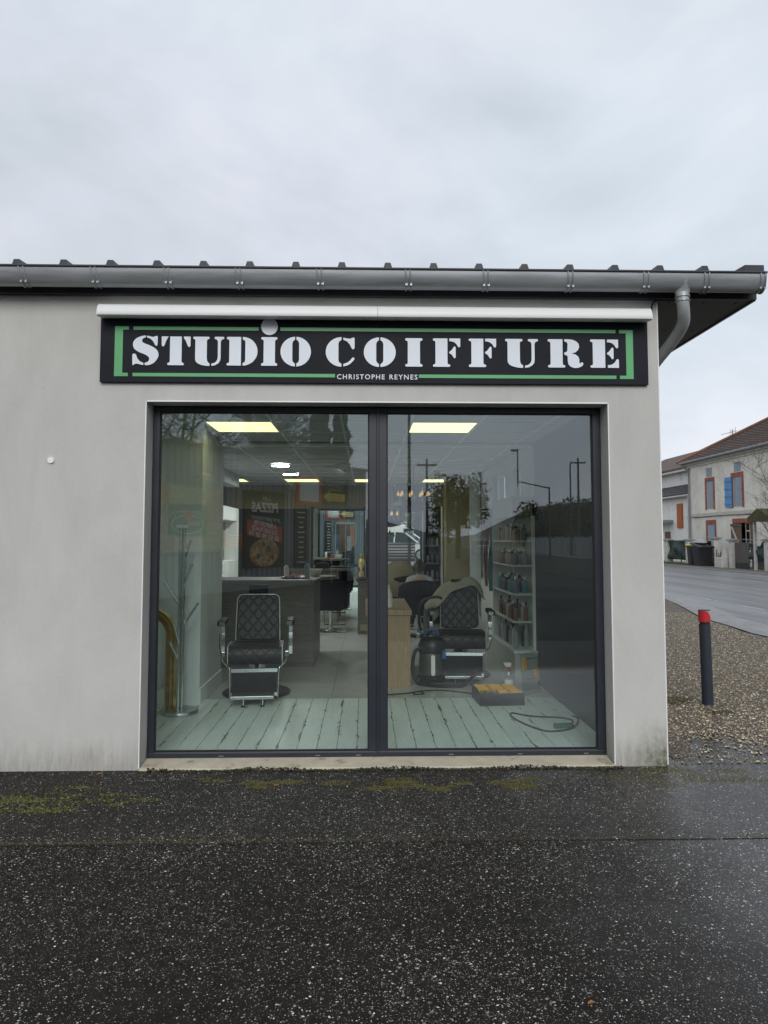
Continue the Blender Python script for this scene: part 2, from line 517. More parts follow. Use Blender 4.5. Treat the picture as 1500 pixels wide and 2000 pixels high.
pm('moss_dark', (0.028, 0.030, 0.012), 0.95, var=0.5, scale=40, bump=0.9, bscale=160)
pm('dry_leaf', (0.32, 0.15, 0.05), 0.8, var=0.3, scale=30)
pm('drum_steel', (0.16, 0.155, 0.15), 0.35, 0.6, var=0.2, scale=5)
pm('back_panel', (0.040, 0.037, 0.032), 0.5, var=0.2, scale=3)
pm('chrome', (0.62, 0.65, 0.64), 0.16, 1.0, var=0.04)
pm('steel_dull', (0.42, 0.44, 0.44), 0.32, 0.9, var=0.08)
pm('black_leather', (0.010, 0.010, 0.012), 0.55, spec=0.2, var=0.2, scale=12, bump=0.15)
pm('black_plastic', (0.014, 0.014, 0.016), 0.42, var=0.15)
pm('black_rubber', (0.012, 0.012, 0.012), 0.65, var=0.2)
pm('white_piping', (0.70, 0.72, 0.70), 0.4)
pm('gold', (0.95, 0.70, 0.24), 0.2, 0.6, var=0.2, scale=9, dirt=(0.35, 0.22, 0.06), dscale=7, dlo=0.6, dhi=0.78)
pm('mirror', (0.86, 0.92, 0.90), 0.0, 1.0, var=0.0)
pm('panel_light', (1.0, 0.94, 0.47), 0.5, var=0.0, emis=1.6)
pm('round_light', (1.0, 1.0, 0.97), 0.5, var=0.0, emis=130.0)
pm('flame_bulb', (1.0, 0.55, 0.16), 0.5, var=0.0, emis=2.4)
pm('cloth_beige', (0.47, 0.44, 0.35), 0.9, var=0.1, scale=8, bump=0.4, bscale=20)
pm('cloth_khaki', (0.25, 0.22, 0.145), 0.9, var=0.12, scale=8)
pm('yellow_plastic', (0.72, 0.38, 0.035), 0.4, var=0.06)
pm('blue_plastic', (0.03, 0.12, 0.33), 0.4, var=0.08)
pm('green_plastic', (0.02, 0.17, 0.075), 0.4)
pm('red_plastic', (0.55, 0.03, 0.03), 0.4)
pm('skin', (0.45, 0.29, 0.21), 0.5)
pm('hair_dark', (0.02, 0.014, 0.012), 0.5, var=0.3, scale=40)
pm('shirt_grey', (0.46, 0.47, 0.48), 0.85)
pm('trouser_dark', (0.03, 0.03, 0.04), 0.85)
for i, c in enumerate([(0.10, 0.26, 0.34), (0.45, 0.22, 0.15), (0.55, 0.55, 0.52), (0.03, 0.03, 0.035), (0.50, 0.32, 0.30), (0.16, 0.17, 0.25), (0.25, 0.10, 0.06), (0.10, 0.2, 0.16), (0.33, 0.34, 0.36)]):
    pm('product_%d' % i, c, 0.35, var=0.1)
pm('bollard_grey', (0.030, 0.037, 0.050), 0.5, var=0.12, scale=8, spec=0.3, dirt=(0.055, 0.06, 0.066), dscale=9, dlo=0.6, dhi=0.8)
pm('bollard_red', (0.52, 0.018, 0.022), 0.42, var=0.06)
pm('house_render', (0.80, 0.765, 0.67), 0.9, var=0.08, scale=1.2, dirt=(0.60, 0.57, 0.49), dscale=0.9, dlo=0.48, dhi=0.7, bump=0.3, bscale=20)
pm('house_white', (0.86, 0.85, 0.81), 0.9, var=0.07, scale=1.0, dirt=(0.5, 0.5, 0.45), dscale=1.4)
pm('brick_red', (0.33, 0.105, 0.065), 0.85, var=0.16, scale=3, rand=0.12)
pm('roof_brown', (0.105, 0.075, 0.065), 0.8, var=0.25, scale=2.2, rand=0.12, dirt=(0.17, 0.10, 0.075), dscale=1.6)
pm('roof_ridge', (0.24, 0.115, 0.07), 0.8, var=0.2, scale=2)
pm('roof_slate', (0.075, 0.07, 0.072), 0.75, var=0.25, scale=3, rand=0.12)
pm('moss_roof', (0.075, 0.068, 0.03), 0.95, var=0.35, scale=8)
pm('shutter_grey', (0.30, 0.36, 0.42), 0.7, var=0.12, scale=5, stretch=(1, 4, 0.4), rand=0.06)
pm('shutter_blue', (0.11, 0.29, 0.56), 0.6, var=0.1, scale=5, rand=0.05)
pm('shutter_pale', (0.33, 0.43, 0.56), 0.7, var=0.12, scale=5, rand=0.06)
pm('shutter_orange', (0.44, 0.13, 0.03), 0.7, var=0.1, scale=5)
pm('house_trim', (0.55, 0.53, 0.47), 0.85, var=0.1, scale=2)
pm('pipe_grey', (0.24, 0.25, 0.26), 0.6, var=0.15)
pm('cable_dark', (0.05, 0.05, 0.05), 0.7)
pm('dark_inside', (0.012, 0.012, 0.012), 0.8)
pm('post_white', (0.56, 0.55, 0.51), 0.85, var=0.14, scale=4, dirt=(0.3, 0.29, 0.25), dscale=3)
pm('tarp_green', (0.030, 0.052, 0.044), 0.75, var=0.2, scale=3)
pm('bin_black', (0.020, 0.020, 0.026), 0.5, var=0.1)
pm('bin_yellow', (0.60, 0.45, 0.06), 0.5)
pm('grass', (0.075, 0.095, 0.026), 0.95, var=0.4, scale=1.2, world=True, dirt=(0.10, 0.085, 0.045), dscale=0.8)
pm('verge', (0.125, 0.112, 0.095), 0.9, var=0.25, scale=1.5, world=True, dirt=(0.07, 0.075, 0.035), dscale=0.9)
pm('concrete', (0.26, 0.26, 0.255), 0.6, var=0.15, scale=2.5, world=True, dirt=(0.17, 0.165, 0.15), dscale=2.0)
pm('patch_grey', (0.115, 0.115, 0.12), 0.55, var=0.25, scale=6, world=True, bump=0.4, bscale=80)
pm('road_paint', (0.5, 0.51, 0.51), 0.5, var=0.15, scale=2, dirt=(0.2, 0.2, 0.21), dscale=4, dlo=0.42, dhi=0.6)
pm('shed_cladding', (0.30, 0.315, 0.33), 0.5, var=0.06, scale=1)
pm('shed_dark', (0.05, 0.052, 0.058), 0.5)
pm('poster_black', (0.030, 0.028, 0.022), 0.5)
pm('poster_white', (0.88, 0.86, 0.80), 0.5)
pm('poster_red', (0.72, 0.12, 0.055), 0.5)
pm('poster_orange', (0.68, 0.22, 0.07), 0.5)
pm('poster_yellow', (0.88, 0.74, 0.20), 0.5)
pm('poster_green', (0.035, 0.16, 0.075), 0.5)
pm('lamp_white', (0.62, 0.60, 0.52), 0.5)
pm('bark', (0.062, 0.052, 0.045), 0.95, var=0.3, scale=6)
pm('hill', (0.035, 0.042, 0.032), 0.95, var=0.3, scale=0.05, world=True)
pm('fence_concrete', (0.34, 0.35, 0.36), 0.85, var=0.12, scale=2)
pm('pole_wood', (0.10, 0.095, 0.09), 0.9, var=0.2)
pm('car_white', (0.72, 0.73, 0.74), 0.25, var=0.02, coat=0.4)
pm('car_silver', (0.33, 0.35, 0.37), 0.3, 0.5, var=0.02, coat=0.4)
pm('car_glass', (0.015, 0.018, 0.02), 0.08)
pm('lens_red', (0.45, 0.015, 0.015), 0.25)
pm('lens_clear', (0.6, 0.62, 0.62), 0.15)
pm('bench_wood', (0.055, 0.040, 0.048), 0.6, var=0.15)

# ------------------------------------------------------------------ mesh helpers
class MB:
    def __init__(self):
        self.v = []
        self.f = []
    def quadgrid(self, rows, close=False):
        b = len(self.v)
        n = len(rows[0])
        for r in rows:
            self.v += [tuple(p) for p in r]
        for i in range(len(rows) - 1):
            for j in range(n if close else n - 1):
                k = (j + 1) % n
                self.f.append((b + i * n + j, b + i * n + k, b + (i + 1) * n + k, b + (i + 1) * n + j))
        return self
    def box(self, x0, y0, z0, x1, y1, z1):
        b = len(self.v)
        self.v += [(x0, y0, z0), (x1, y0, z0), (x1, y1, z0), (x0, y1, z0), (x0, y0, z1), (x1, y0, z1), (x1, y1, z1), (x0, y1, z1)]
        self.f += [tuple(b + i for i in q) for q in ((0, 3, 2, 1), (4, 5, 6, 7), (0, 1, 5, 4), (1, 2, 6, 5), (2, 3, 7, 6), (3, 0, 4, 7))]
        return self
    def prism(self, poly, d0, d1, ax='y'):
        """poly in the plane across axis ax; ax y: (x,z); ax x: (y,z); ax z: (x,y)"""
        def P(a, c, d):
            return {'y': (a, d, c), 'x': (d, a, c), 'z': (a, c, d)}[ax]
        b = len(self.v)
        n = len(poly)
        self.v += [P(a, c, d0) for a, c in poly] + [P(a, c, d1) for a, c in poly]
        self.f.append(tuple(b + i for i in range(n)))
        self.f.append(tuple(b + n + i for i in reversed(range(n))))
        for i in range(n):
            j = (i + 1) % n
            self.f.append((b + i, b + n + i, b + n + j, b + j))
        return self
    def tube(self, pts, r, n=8, cap=True):
        pts = [Vector(p) for p in pts]
        rs = r if isinstance(r, (list, tuple)) else [r] * len(pts)
        rows = []
        up = None
        for i, p in enumerate(pts):
            d = (pts[min(i + 1, len(pts) - 1)] - pts[max(i - 1, 0)])
            d = d.normalized() if d.length > 1e-9 else Vector((0, 0, 1))
            if up is None:
                up = d.orthogonal().normalized()
            else:
                up = (up - d * up.dot(d))
                up = up.normalized() if up.length > 1e-6 else d.orthogonal().normalized()
            s = d.cross(up)
            rows.append([p + (up * math.cos(a) + s * math.sin(a)) * rs[i] for a in [2 * math.pi * k / n for k in range(n)]])
        b = len(self.v)
        self.quadgrid(rows, True)
        if cap:
            self.f.append(tuple(b + k for k in reversed(range(n))))
            e = b + (len(rows) - 1) * n
            self.f.append(tuple(e + k for k in range(n)))
        return self
    def lathe(self, prof, c=(0, 0, 0), n=20, sx=1.0, sy=1.0):
        """prof: (radius, z) from bottom to top"""
        rows = []
        for r, z in prof:
            rows.append([(c[0] + r * sx * math.cos(2 * math.pi * k / n), c[1] + r * sy * math.sin(2 * math.pi * k / n), c[2] + z) for k in range(n)])
        b = len(self.v)
        self.quadgrid(rows, True)
        self.f.append(tuple(b + k for k in reversed(range(n))))
        e = b + (len(rows) - 1) * n
        self.f.append(tuple(e + k for k in range(n)))
        return self
    def disc(self, cx, cz, r, y0, y1, n=28, sz=1.0):
        return self.prism([(cx + r * math.cos(2 * math.pi * k / n), cz + r * sz * math.sin(2 * math.pi * k / n)) for k in range(n)], y0, y1)
    def rbox(self, x0, y0, z0, x1, y1, z1, r, ax='y', n=5):
        """box whose outline across ax has rounded corners"""
        a0, a1, c0, c1, d0, d1 = {'y': (x0, x1, z0, z1, y0, y1), 'x': (y0, y1, z0, z1, x0, x1), 'z': (x0, x1, y0, y1, z0, z1)}[ax]
        return self.prism(rrect(a0, c0, a1, c1, r, n), d0, d1, ax)
    def xf(self, M):
        self.v = [tuple(M @ Vector(p)) for p in self.v]
        return self
def rrect(a0, c0, a1, c1, r, n=5):
    out = []
    for cx, cz, s in ((a1 - r, c1 - r, 0), (a0 + r, c1 - r, 90), (a0 + r, c0 + r, 180), (a1 - r, c0 + r, 270)):
        for k in range(n + 1):
            a = R(s + 90 * k / n)
            out.append((cx + r * math.cos(a), cz + r * math.sin(a)))
    return out
def arc(cx, cz, rx, rz, a0, a1, n=12):
    return [(cx + rx * math.cos(R(a0 + (a1 - a0) * k / n)), cz + rz * math.sin(R(a0 + (a1 - a0) * k / n))) for k in range(n + 1)]
def spline(pts, k=6, closed=False):
    P = [Vector(p) for p in pts]
    n = len(P)
    out = []
    rng = range(n if closed else n - 1)
    for i in rng:
        if closed:
            a, b, c, d = P[(i - 1) % n], P[i], P[(i + 1) % n], P[(i + 2) % n]
        else:
            a, b, c, d = P[max(i - 1, 0)], P[i], P[i + 1], P[min(i + 2, n - 1)]
        for j in range(k):
            t = j / k
            out.append(0.5 * ((2 * b) + (c - a) * t + (2 * a - 5 * b + 4 * c - d) * t * t + (3 * b - a - 3 * c + d) * t ** 3))
    if not closed:
        out.append(P[-1])
    return out
def mesh(mb, name, smooth=None, fixn=True):
    me = bpy.data.meshes.new(name)
    me.from_pydata(mb.v, [], mb.f)
    if fixn and len(mb.f) < 40000:
        bm = bmesh.new()
        bm.from_mesh(me)
        bmesh.ops.recalc_face_normals(bm, faces=bm.faces)
        bm.to_mesh(me)
        bm.free()
    if smooth:
        me.polygons.foreach_set('use_smooth', [True] * len(me.polygons))
        me.set_sharp_from_angle(angle=R(smooth))
    me.update()
    return me
def part(name, mb, mat, parent=None, label=None, smooth=None, bevel=0.0, loc=None, rot=None, kind=None, fixn=True):
    me = mesh(mb, name, smooth, fixn) if isinstance(mb, MB) else mb
    o = bpy.data.objects.new(name, me)
    COL.objects.link(o)
    if isinstance(mb, MB) or not me.materials:
        me.materials.append(MATS[mat])
    o.parent = parent
    if loc:
        o.location = loc
    if rot:
        o.rotation_euler = rot
    if label:
        o['label'] = label
    if kind:
        o['kind'] = kind
    if bevel:
        md = o.modifiers.new('bevel', 'BEVEL')
        md.width = bevel
        md.segments = 2
        md.limit_method = 'ANGLE'
    return o
def inst(src, parent, loc=None, rot=None, name=None):
    """another piece that shares the mesh of src"""
    c = src.copy()
    COL.objects.link(c)
    c.parent = parent
    if loc:
        c.location = loc
    if rot:
        c.rotation_euler = rot
    return c
def tag(o, label, cat, group=None):
    o['label'] = label
    o['category'] = cat
    if group:
        o['group'] = group
    return o
def thing(name, label, cat, loc=(0, 0, 0), rz=0.0, group=None):
    o = bpy.data.objects.new(name, None)
    COL.objects.link(o)
    o.empty_display_size = 0.1
    o.location = loc
    o.rotation_euler = (0, 0, rz)
    return tag(o, label, cat, group)
def struct(name, mb, mat, **kw):
    return part(name, mb, mat, kind='structure', **kw)
def copy_tree(o, parent=None, **kw):
    c = o.copy()
    COL.objects.link(c)
    c.parent = parent
    for ch in list(o.children):
        copy_tree(ch, c)
    for k, v in kw.items():
        if k in ('location', 'rotation_euler', 'scale'):
            setattr(c, k, v)
        else:
            c[k] = v
    return c
def text(name, s, size, mat, parent, loc, align='CENTER', bold=0.0, sp=1.0, sx=1.0, shear=0.0, rot=0.0, fitw=None):
    """flat lettering standing upright, facing -y"""
    cu = bpy.data.curves.new(name, 'FONT')
    cu.body = s
    cu.size = size
    cu.align_x = align
    cu.offset = bold
    cu.space_character = sp
    cu.shear = shear
    cu.resolution_u = 3
    ob = bpy.data.objects.new(name, cu)
    COL.objects.link(ob)
    dg = bpy.context.evaluated_depsgraph_get()
    me = bpy.data.meshes.new_from_object(ob.evaluated_get(dg))
    bpy.data.objects.remove(ob)
    bpy.data.curves.remove(cu)
    if fitw:
        q = [v.co.x for v in me.vertices]
        c0, k = (max(q) + min(q)) / 2, fitw / (max(q) - min(q))
        for v in me.vertices:
            v.co.x = (v.co.x - c0) * k
    cr, sr = math.cos(R(rot)), math.sin(R(rot))
    for v in me.vertices:
        x, z = v.co.x * sx, v.co.y
        v.co = (x * cr - z * sr, 0, x * sr + z * cr)
    me.materials.clear()
    me.materials.append(MATS[mat])
    o = bpy.data.objects.new(name, me)
    COL.objects.link(o)
    o.parent = parent
    o.location = loc
    return o

# ================================================================== THE SETTING
# ground sheets, each a few millimetres above the one below
struct('ground', MB().box(-900, -900, -0.30, 900, 900, -0.020), 'grass')
struct('car_park', MB().prism([(-70, -5.8), (8.4, -5.8), (8.4, -1.21), (-70, -1.21)], -0.2, -0.001, 'z'), 'asphalt_front')
struct('outer_car_park', MB().prism([(-70, -75), (8.4, -75), (8.4, -5.8), (-70, -5.8)], -0.2, -0.001, 'z'), 'asphalt_dark')
struct('apron', MB().prism([(-70, -1.21), (8.4, -1.21), (6.55, 6.0), (6.2, 8.6), (2.35, 10.5), (2.13, 10.5), (2.13, 0.05), (-70, 0.05)], -0.2, 0.003, 'z'), 'asphalt_apron')
kerb_pts = [(8.6, 17.0), (8.104, 14.2), (7.7, 12.4), (7.4, 11.2), (7.12, 10.2), (6.85, 9.2), (6.75, 8.0), (6.60, 6.9), (6.75, 5.0), (7.3, 2.0), (7.9, -2.0), (8.2, -8)]
grav = [(2.14, 1.05), (2.75, 0.9), (3.3, 0.35), (4.0, -0.15), (5.0, -0.2), (6.2, 0.2), (7.1, 2.2)] + [(x - 0.12, y) for x, y in reversed(kerb_pts[1:9])] + [(6.0, 13.5), (2.14, 13.5)]
struct('gravel_ground', MB().prism([tuple(v) for v in spline(grav, 4, True)], -0.1, 0.007, 'z'), 'gravel_base')
struct('dark_road', MB().prism([(8.41, -160), (17.6, -160), (17.6, -7.0), (8.41, -7.0)], -0.1, 0.010, 'z'), 'asphalt_dark')  # same road in a darker colour: its dim mirror image is painted in
struct('road', MB().prism([(8.35, -7.0), (17.6, -7.0), (17.6, 220), (8.35, 220), (8.35, 16.5), (7.35, 10.0), (7.05, 7.2), (7.3, 4.0), (8.35, -2.0)], -0.1, 0.011, 'z'), 'road')
# concrete gutter and flush kerb stones along the road's near edge
kerb = struct('kerb', MB().quadgrid([[(x - 0.10, y, 0.016) for x, y in kerb_pts], [(x + 0.02, y, 0.05) for x, y in kerb_pts], [(x + 0.10, y, 0.05) for x, y in kerb_pts], [(x + 0.12, y, 0.016) for x, y in kerb_pts]]), 'concrete')
for i in range(1, 10):
    (xa, ya), (xb, yb) = kerb_pts[i], kerb_pts[i + 1]
    n = max(1, int(math.hypot(xb - xa, yb - ya) / 1.0))
    for k in range(n):
        t0, t1 = (k + 0.015) / n, (k + 0.985) / n
        a, b = (xa + (xb - xa) * t0, ya + (yb - ya) * t0), (xa + (xb - xa) * t1, ya + (yb - ya) * t1)
        part('gutter_slab', MB().prism([(a[0] + 0.14, a[1]), (a[0] + 0.62, a[1] + 0.03), (b[0] + 0.62, b[1] + 0.03), (b[0] + 0.14, b[1])], 0.0, 0.018 + 0.003 * rnd.random(), 'z'), 'concrete', kerb)
struct('pavement', MB().prism([(17.62, -160), (19.3, -160), (19.3, 220), (17.62, 220)], -0.1, 0.05, 'z'), 'verge')
fk = struct('far_kerb', MB().box(17.45, -60, -0.1, 17.61, 120, 0.07), 'concrete')
struct('front_garden', MB().box(19.31, 15, -0.1, 21.45, 60, 0.035), 'verge')
struct('grass_verge', MB().box(19.0, 37.0, -0.05, 19.45, 41.2, 0.12), 'grass')
for (x, y0, y1) in [(14.6, 21.0, 25.6), (14.68, 27.6, 31.5), (14.6, 13, 17.4), (14.8, 36, 40), (14.6, 4.5, 9), (14.6, -4, 0.5), (14.6, -14, -9), (14.6, -24, -19), (8.9, 10.85, 12.0), (8.98, 7.6, 9.6), (9.0, 13.2, 14.6)]:
    struct('road_marking', MB().box(x - 0.04, y0, 0.0, x + 0.04, y1, 0.0155), 'road_paint')

# ------------------------------------------------------------------ the shop building
B = thing('shop_building', 'single storey pale rendered hair salon with zinc gutter and dark framed shop window', 'building')
XL, XR = -1.565, 1.755          # window opening
ZH = 2.578
part('front_wall', MB().box(-9, 0, -0.2, XL, 0.30, 3.42).box(XR, 0, -0.2, 2.13, 0.30, 3.42).box(XL, 0, ZH, XR, 0.30, 3.42), 'plaster', B)
part('sill', MB().prism([(-0.016, -0.1), (-0.016, 0.006), (-0.004, 0.016), (0.168, 0.036), (0.30, 0.042), (0.30, -0.1)], XL + 0.004, XR - 0.004, 'x'), 'sill_cream', B, bevel=0.004)
# bright metal corner beads
for (a, b) in (((XL - 0.003, -0.003), (XL + 0.004, 0.010)), ((XR - 0.004, -0.003), (XR + 0.003, 0.010)), ((2.1255, -0.003), (2.133, 0.012))):
    part('corner_bead', MB().box(a[0], a[1], 0.015, b[0], b[1], ZH - 0.002 if a[0] < 2 else 3.32), 'bead_white', B)
part('lintel_bead', MB().box(XL + 0.005, -0.003, ZH - 0.003, XR - 0.005, 0.008, ZH + 0.006), 'bead_white', B)
vc = part('vent_cap', MB().disc(-2.222, 2.153, 0.022, -0.012, 0.0), 'bead_white', B, label='small white round cap on the plain wall')
# right hand side wall with high windows (clerestory openings at the sides)
sw = MB()
cl = [(3.73, 4.27, 2.03, 2.51), (4.75, 5.85, 0.95, 2.55), (5.97, 6.72, 0.95, 2.55), (7.45, 8.35, 0.95, 2.55)]
ye = 0.301
for (y0, y1, z0, z1) in cl:
    sw.box(1.93, ye, -0.2, 2.13, y0, 3.42)
    sw.box(1.93, y0, -0.2, 2.13, y1, z0).box(1.93, y0, z1, 2.13, y1, 3.42)
    ye = y1
sw.box(1.93, ye, -0.2, 2.13, 9.9, 3.42)
part('side_wall', sw, 'plaster', B)
for (y0, y1, z0, z1) in cl:
    w = part('side_window', MB().box(2.02, y0, z0, 2.06, y0 + 0.04, z1).box(2.02, y1 - 0.04, z0, 2.06, y1, z1).box(2.02, y0 + 0.04, z0, 2.06, y1 - 0.04, z0 + 0.04).box(2.02, y0 + 0.04, z1 - 0.04, 2.06, y1 - 0.04, z1), 'white_paint', B)
    part('pane', MB().box(2.035, y0 + 0.04, z0 + 0.04, 2.045, y1 - 0.04, z1 - 0.04), 'clear_glass', w)
# roof sheet with ribs, low pitch up and away from the street
SL = math.tan(R(4.5))
def rz_(y):
    return 3.475 + (y + 0.26) * SL
roof = part('roof', MB().quadgrid([[(-9.3, -0.13, rz_(-0.13)), (2.82, -0.13, rz_(-0.13))], [(-9.3, 10.3, rz_(10.3)), (2.82, 10.3, rz_(10.3))]]).quadgrid([[(-9.3, -0.13, rz_(-0.13) - 0.03), (2.82, -0.13, rz_(-0.13) - 0.03)], [(-9.3, 10.3, rz_(10.3) - 0.03), (2.82, 10.3, rz_(10.3) - 0.03)]]), 'anthracite_roof', B, fixn=False)
rib = None
xs = [2.411 - 0.3225 * k for k in range(0, 37)]
for x in xs:
    if rib is None:
        h = 0.040
        m = MB()
        rows = []
        for y in (-0.17, 10.3):
            z = rz_(y) + 0.001
            rows.append([(-0.036, y, z + 0.004), (-0.019, y, z + h + 0.016), (0.019, y, z + h + 0.016), (0.036, y, z + 0.004)])
        m.quadgrid(rows, True)
        m.f.append((0, 1, 2, 3))
        rib = part('rib', m, 'anthracite_roof', roof, loc=(x, 0, 0))
    else:
        inst(rib, roof, loc=(x, 0, 0))
part('verge_flashing', MB().prism([(-0.17, rz_(-0.17) - 0.06), (-0.17, rz_(-0.17) + 0.066), (10.3, rz_(10.3) + 0.062), (10.3, rz_(10.3) - 0.06)], 2.70, 2.838, 'x'), 'anthracite_roof', roof)
# fascia board, boxed eaves and the side soffit
part('fascia', MB().box(-9.3, -0.052, 3.338, 2.845, -0.030, 3.455), 'anthracite', B, bevel=0.003)
part('eaves_board', MB().box(-9.3, -0.029, 3.342, 2.12, -0.001, 3.356), 'anthracite', B)
sof = part('soffit', MB().box(2.132, -0.029, 3.345, 2.829, 10.2, 3.365), 'soffit_panel', B)
scr = None
for y in (0.05, 0.75, 1.45, 2.2):
    for x in (2.24, 2.50, 2.74):
        m = MB().lathe([(0.009, -0.004), (0.009, 0.0)], (0, 0, 3.3445), 8)
        scr = part('screw', m, 'black_gasket', sof, loc=(x, y, 0)) if scr is None else inst(scr, sof, loc=(x, y, 0))
part('verge_board', MB().box(2.830, -0.029, 3.335, 2.850, 10.2, 3.53), 'anthracite', B)
# half round zinc gutter
GR, GY, GZ = 0.078, -0.150, 3.470
def gprof(r, a0=182, a1=358, n=16):
    return [(GY + r * math.cos(R(a0 + (a1 - a0) * k / n)), GZ + 1.5 * r * math.sin(R(a0 + (a1 - a0) * k / n))) for k in range(n + 1)]
gx0, gx1 = -9.2, 2.825
g = MB()
o_, i_ = gprof(GR), gprof(GR - 0.004)
loop = o_ + list(reversed(i_))
g.quadgrid([[(gx0, a, b) for a, b in loop], [(gx1, a, b) for a, b in loop]], True)
g.prism([(a, b) for a, b in gprof(GR - 0.001)], gx1 - 0.004, gx1, 'x')
gutter = part('gutter', g, 'zinc', B, smooth=50)
part('gutter_bead', MB().tube([(gx0, GY - GR, GZ + 0.002), (gx1, GY - GR, GZ + 0.002)], 0.0095, 10), 'anthracite_roof', gutter, smooth=60)
brk = None
for x in (-4.9, -4.3, -3.75, -3.25, -2.85, -2.37, -1.88, -1.38, -0.888, -0.328, 0.288, 0.832, 1.427, 1.963, 2.395, 2.795):
    if brk is None:
        m = MB()
        for dx in (-0.016, 0.016):
            m.tube([(dx + 0.012 * math.sin(k / 14 * 3.0), a, b) for k, (a, b) in enumerate(gprof(GR + 0.003, 176, 330, 14))], 0.0052, 6)
            a, b = gprof(GR + 0.005, 176, 330, 14)[5]
            m.box(dx + 0.004, a - 0.003, b - 0.008, dx + 0.018, a + 0.004, b + 0.010)
        brk = part('gutter_bracket', m, 'zinc_bright', gutter, loc=(x, 0, 0), smooth=40)
    else:
        inst(brk, gutter, loc=(x, 0, 0))
# outlet and swan-neck downpipe turning round the corner
dp = part('downpipe', MB().tube(spline([(2.252, GY, 3.345), (2.255, GY + 0.002, 3.29), (2.272, GY + 0.03, 3.215), (2.290, GY + 0.09, 3.145), (2.272, GY + 0.22, 3.06), (2.225, 0.22, 2.965), (2.195, 0.36, 2.88), (2.19, 0.48, 2.76), (2.19, 0.5, 2.5), (2.19, 0.5, 0.12)], 6), 0.043, 18), 'zinc_pipe', B, smooth=50)
part('outlet_funnel', MB().lathe([(0.047, 0.0), (0.050, 0.02), (0.062, 0.045), (0.090, 0.085), (0.10, 0.115)], (2.252, GY, 3.325), 20, 1.0, 0.76), 'zinc_pipe', dp, smooth=50)
part('pipe_collar', MB().lathe([(0.047, 0.0), (0.051, 0.002), (0.051, 0.012), (0.047, 0.014)], (2.253, GY, 3.312), 20), 'zinc_bright', dp, smooth=40)
part('pipe_collar', MB().lathe([(0.046, 0.0), (0.050, 0.002), (0.050, 0.010), (0.046, 0.012)], (2.256, GY + 0.003, 3.282), 20), 'zinc_bright', dp, smooth=40)
part('cable', MB().tube(spline([(2.085, -0.012, 3.24), (2.09, -0.02, 3.31), (2.13, -0.022, 3.335), (2.25, -0.02, 3.337)], 6), 0.006, 6), 'black_rubber', B)

# ------------------------------------------------------------------ the aluminium shop window
FY0, FY1 = 0.172, 0.235
fr = MB()
fr.box(XL + 0.004, FY0, 0.05, XL + 0.052, FY1, 2.574).box(XR - 0.062, FY0, 0.05, XR - 0.004, FY1, 2.574)
fr.box(XL + 0.052, FY0, 2.531, XR - 0.062, FY1, 2.574).box(XL + 0.052, FY0, 0.05, XR - 0.062, FY1, 0.074)
fr.box(0.023, FY0, 0.074, 0.084, FY1, 2.531).box(0.096, FY0, 0.074, 0.157, FY1, 2.531)
win = part('shop_window', fr, 'anthracite', B, bevel=0.004)
part('cover_strip', MB().box(0.082, FY0 - 0.012, 0.052, 0.098, FY0 + 0.01, 2.572), 'anthracite', win, bevel=0.003)
part('bottom_rail', MB().box(XL + 0.006, FY0 - 0.010, 0.030, XR - 0.006, FY0 - 0.001, 0.070), 'anthracite', win, bevel=0.003)
slot = None
for x in (-1.03, -0.34, 0.62, 1.12, 1.60, -0.05):
    m = MB().box(-0.017, FY0 - 0.0125, 0.046, 0.017, FY0 - 0.0095, 0.051)
    slot = part('drain_cap', m, 'steel_dull', win, loc=(x, 0, 0)) if slot is None else inst(slot, win, loc=(x, 0, 0))
for a, b in ((XL + 0.052, 0.023), (0.157, XR - 0.062)):
    gk = MB()
    for q in ((a, 0.074, a + 0.007, 2.531), (b - 0.007, 0.074, b, 2.531), (a + 0.007, 0.074, b - 0.007, 0.081), (a + 0.007, 2.524, b - 0.007, 2.531)):
        gk.box(q[0], 0.184, q[1], q[2], 0.196, q[3])
    part('gasket', gk, 'black_gasket', win)
    m = MB()
    m.v = [(a + 0.002, 0.197, 0.076), (b - 0.002, 0.197, 0.076), (b - 0.002, 0.197, 2.529), (a + 0.002, 0.197, 2.529)]
    m.f = [(0, 1, 2, 3)]
    part('pane', m, 'shop_glass', win, label='clear reflective glass pane')

# ------------------------------------------------------------------ inside shell
IL, IR_, IB, IH = -2.20, 1.93, 9.43, 2.68
# left wall with two niches
nich = [(5.6, 7.4, 2.115, 2.49), (5.75, 7.2, 1.24, 1.90)]
lw = MB().box(IL - 0.30, 0.301, 0, IL, 5.6, 2.9)
lw.box(IL - 0.30, 5.6, 2.49, IL, 7.4, 2.9).box(IL - 0.30, 5.6, 1.90, IL, 7.4, 2.115).box(IL - 0.30, 5.6, 0, IL, 7.4, 1.24)
lw.box(IL - 0.30, 5.6, 1.24, IL, 5.75, 1.90).box(IL - 0.30, 7.2, 1.24, IL, 7.4, 1.90)
part('inner_wall', lw, 'wall_white', B)
part('inner_wall', MB().box(-3.30, 7.10, 0, -3.2, IB, 2.9), 'wall_white', B)
part('inner_wall', MB().box(-3.199, 7.10, 0, IL - 0.301, 7.2, 2.9), 'wall_white', B)
part('niche_back', MB().box(IL - 0.25, 5.6, 2.115, IL - 0.2, 7.4, 2.49), 'wall_charcoal', B)
part('niche_back', MB().box(IL - 0.25, 5.75, 1.24, IL - 0.2, 7.2, 1.90), 'wall_beige', B)
part('partition', MB().box(IL + 0.002, 1.96, 0, -1.60, 2.99, IH - 0.002), 'wall_white', B)
part('skirting', MB().box(IL + 0.003, 1.945, 0.004, -1.585, 1.958, 0.16).box(-1.598, 1.958, 0.004, -1.585, 2.99, 0.16), 'wall_white', B)
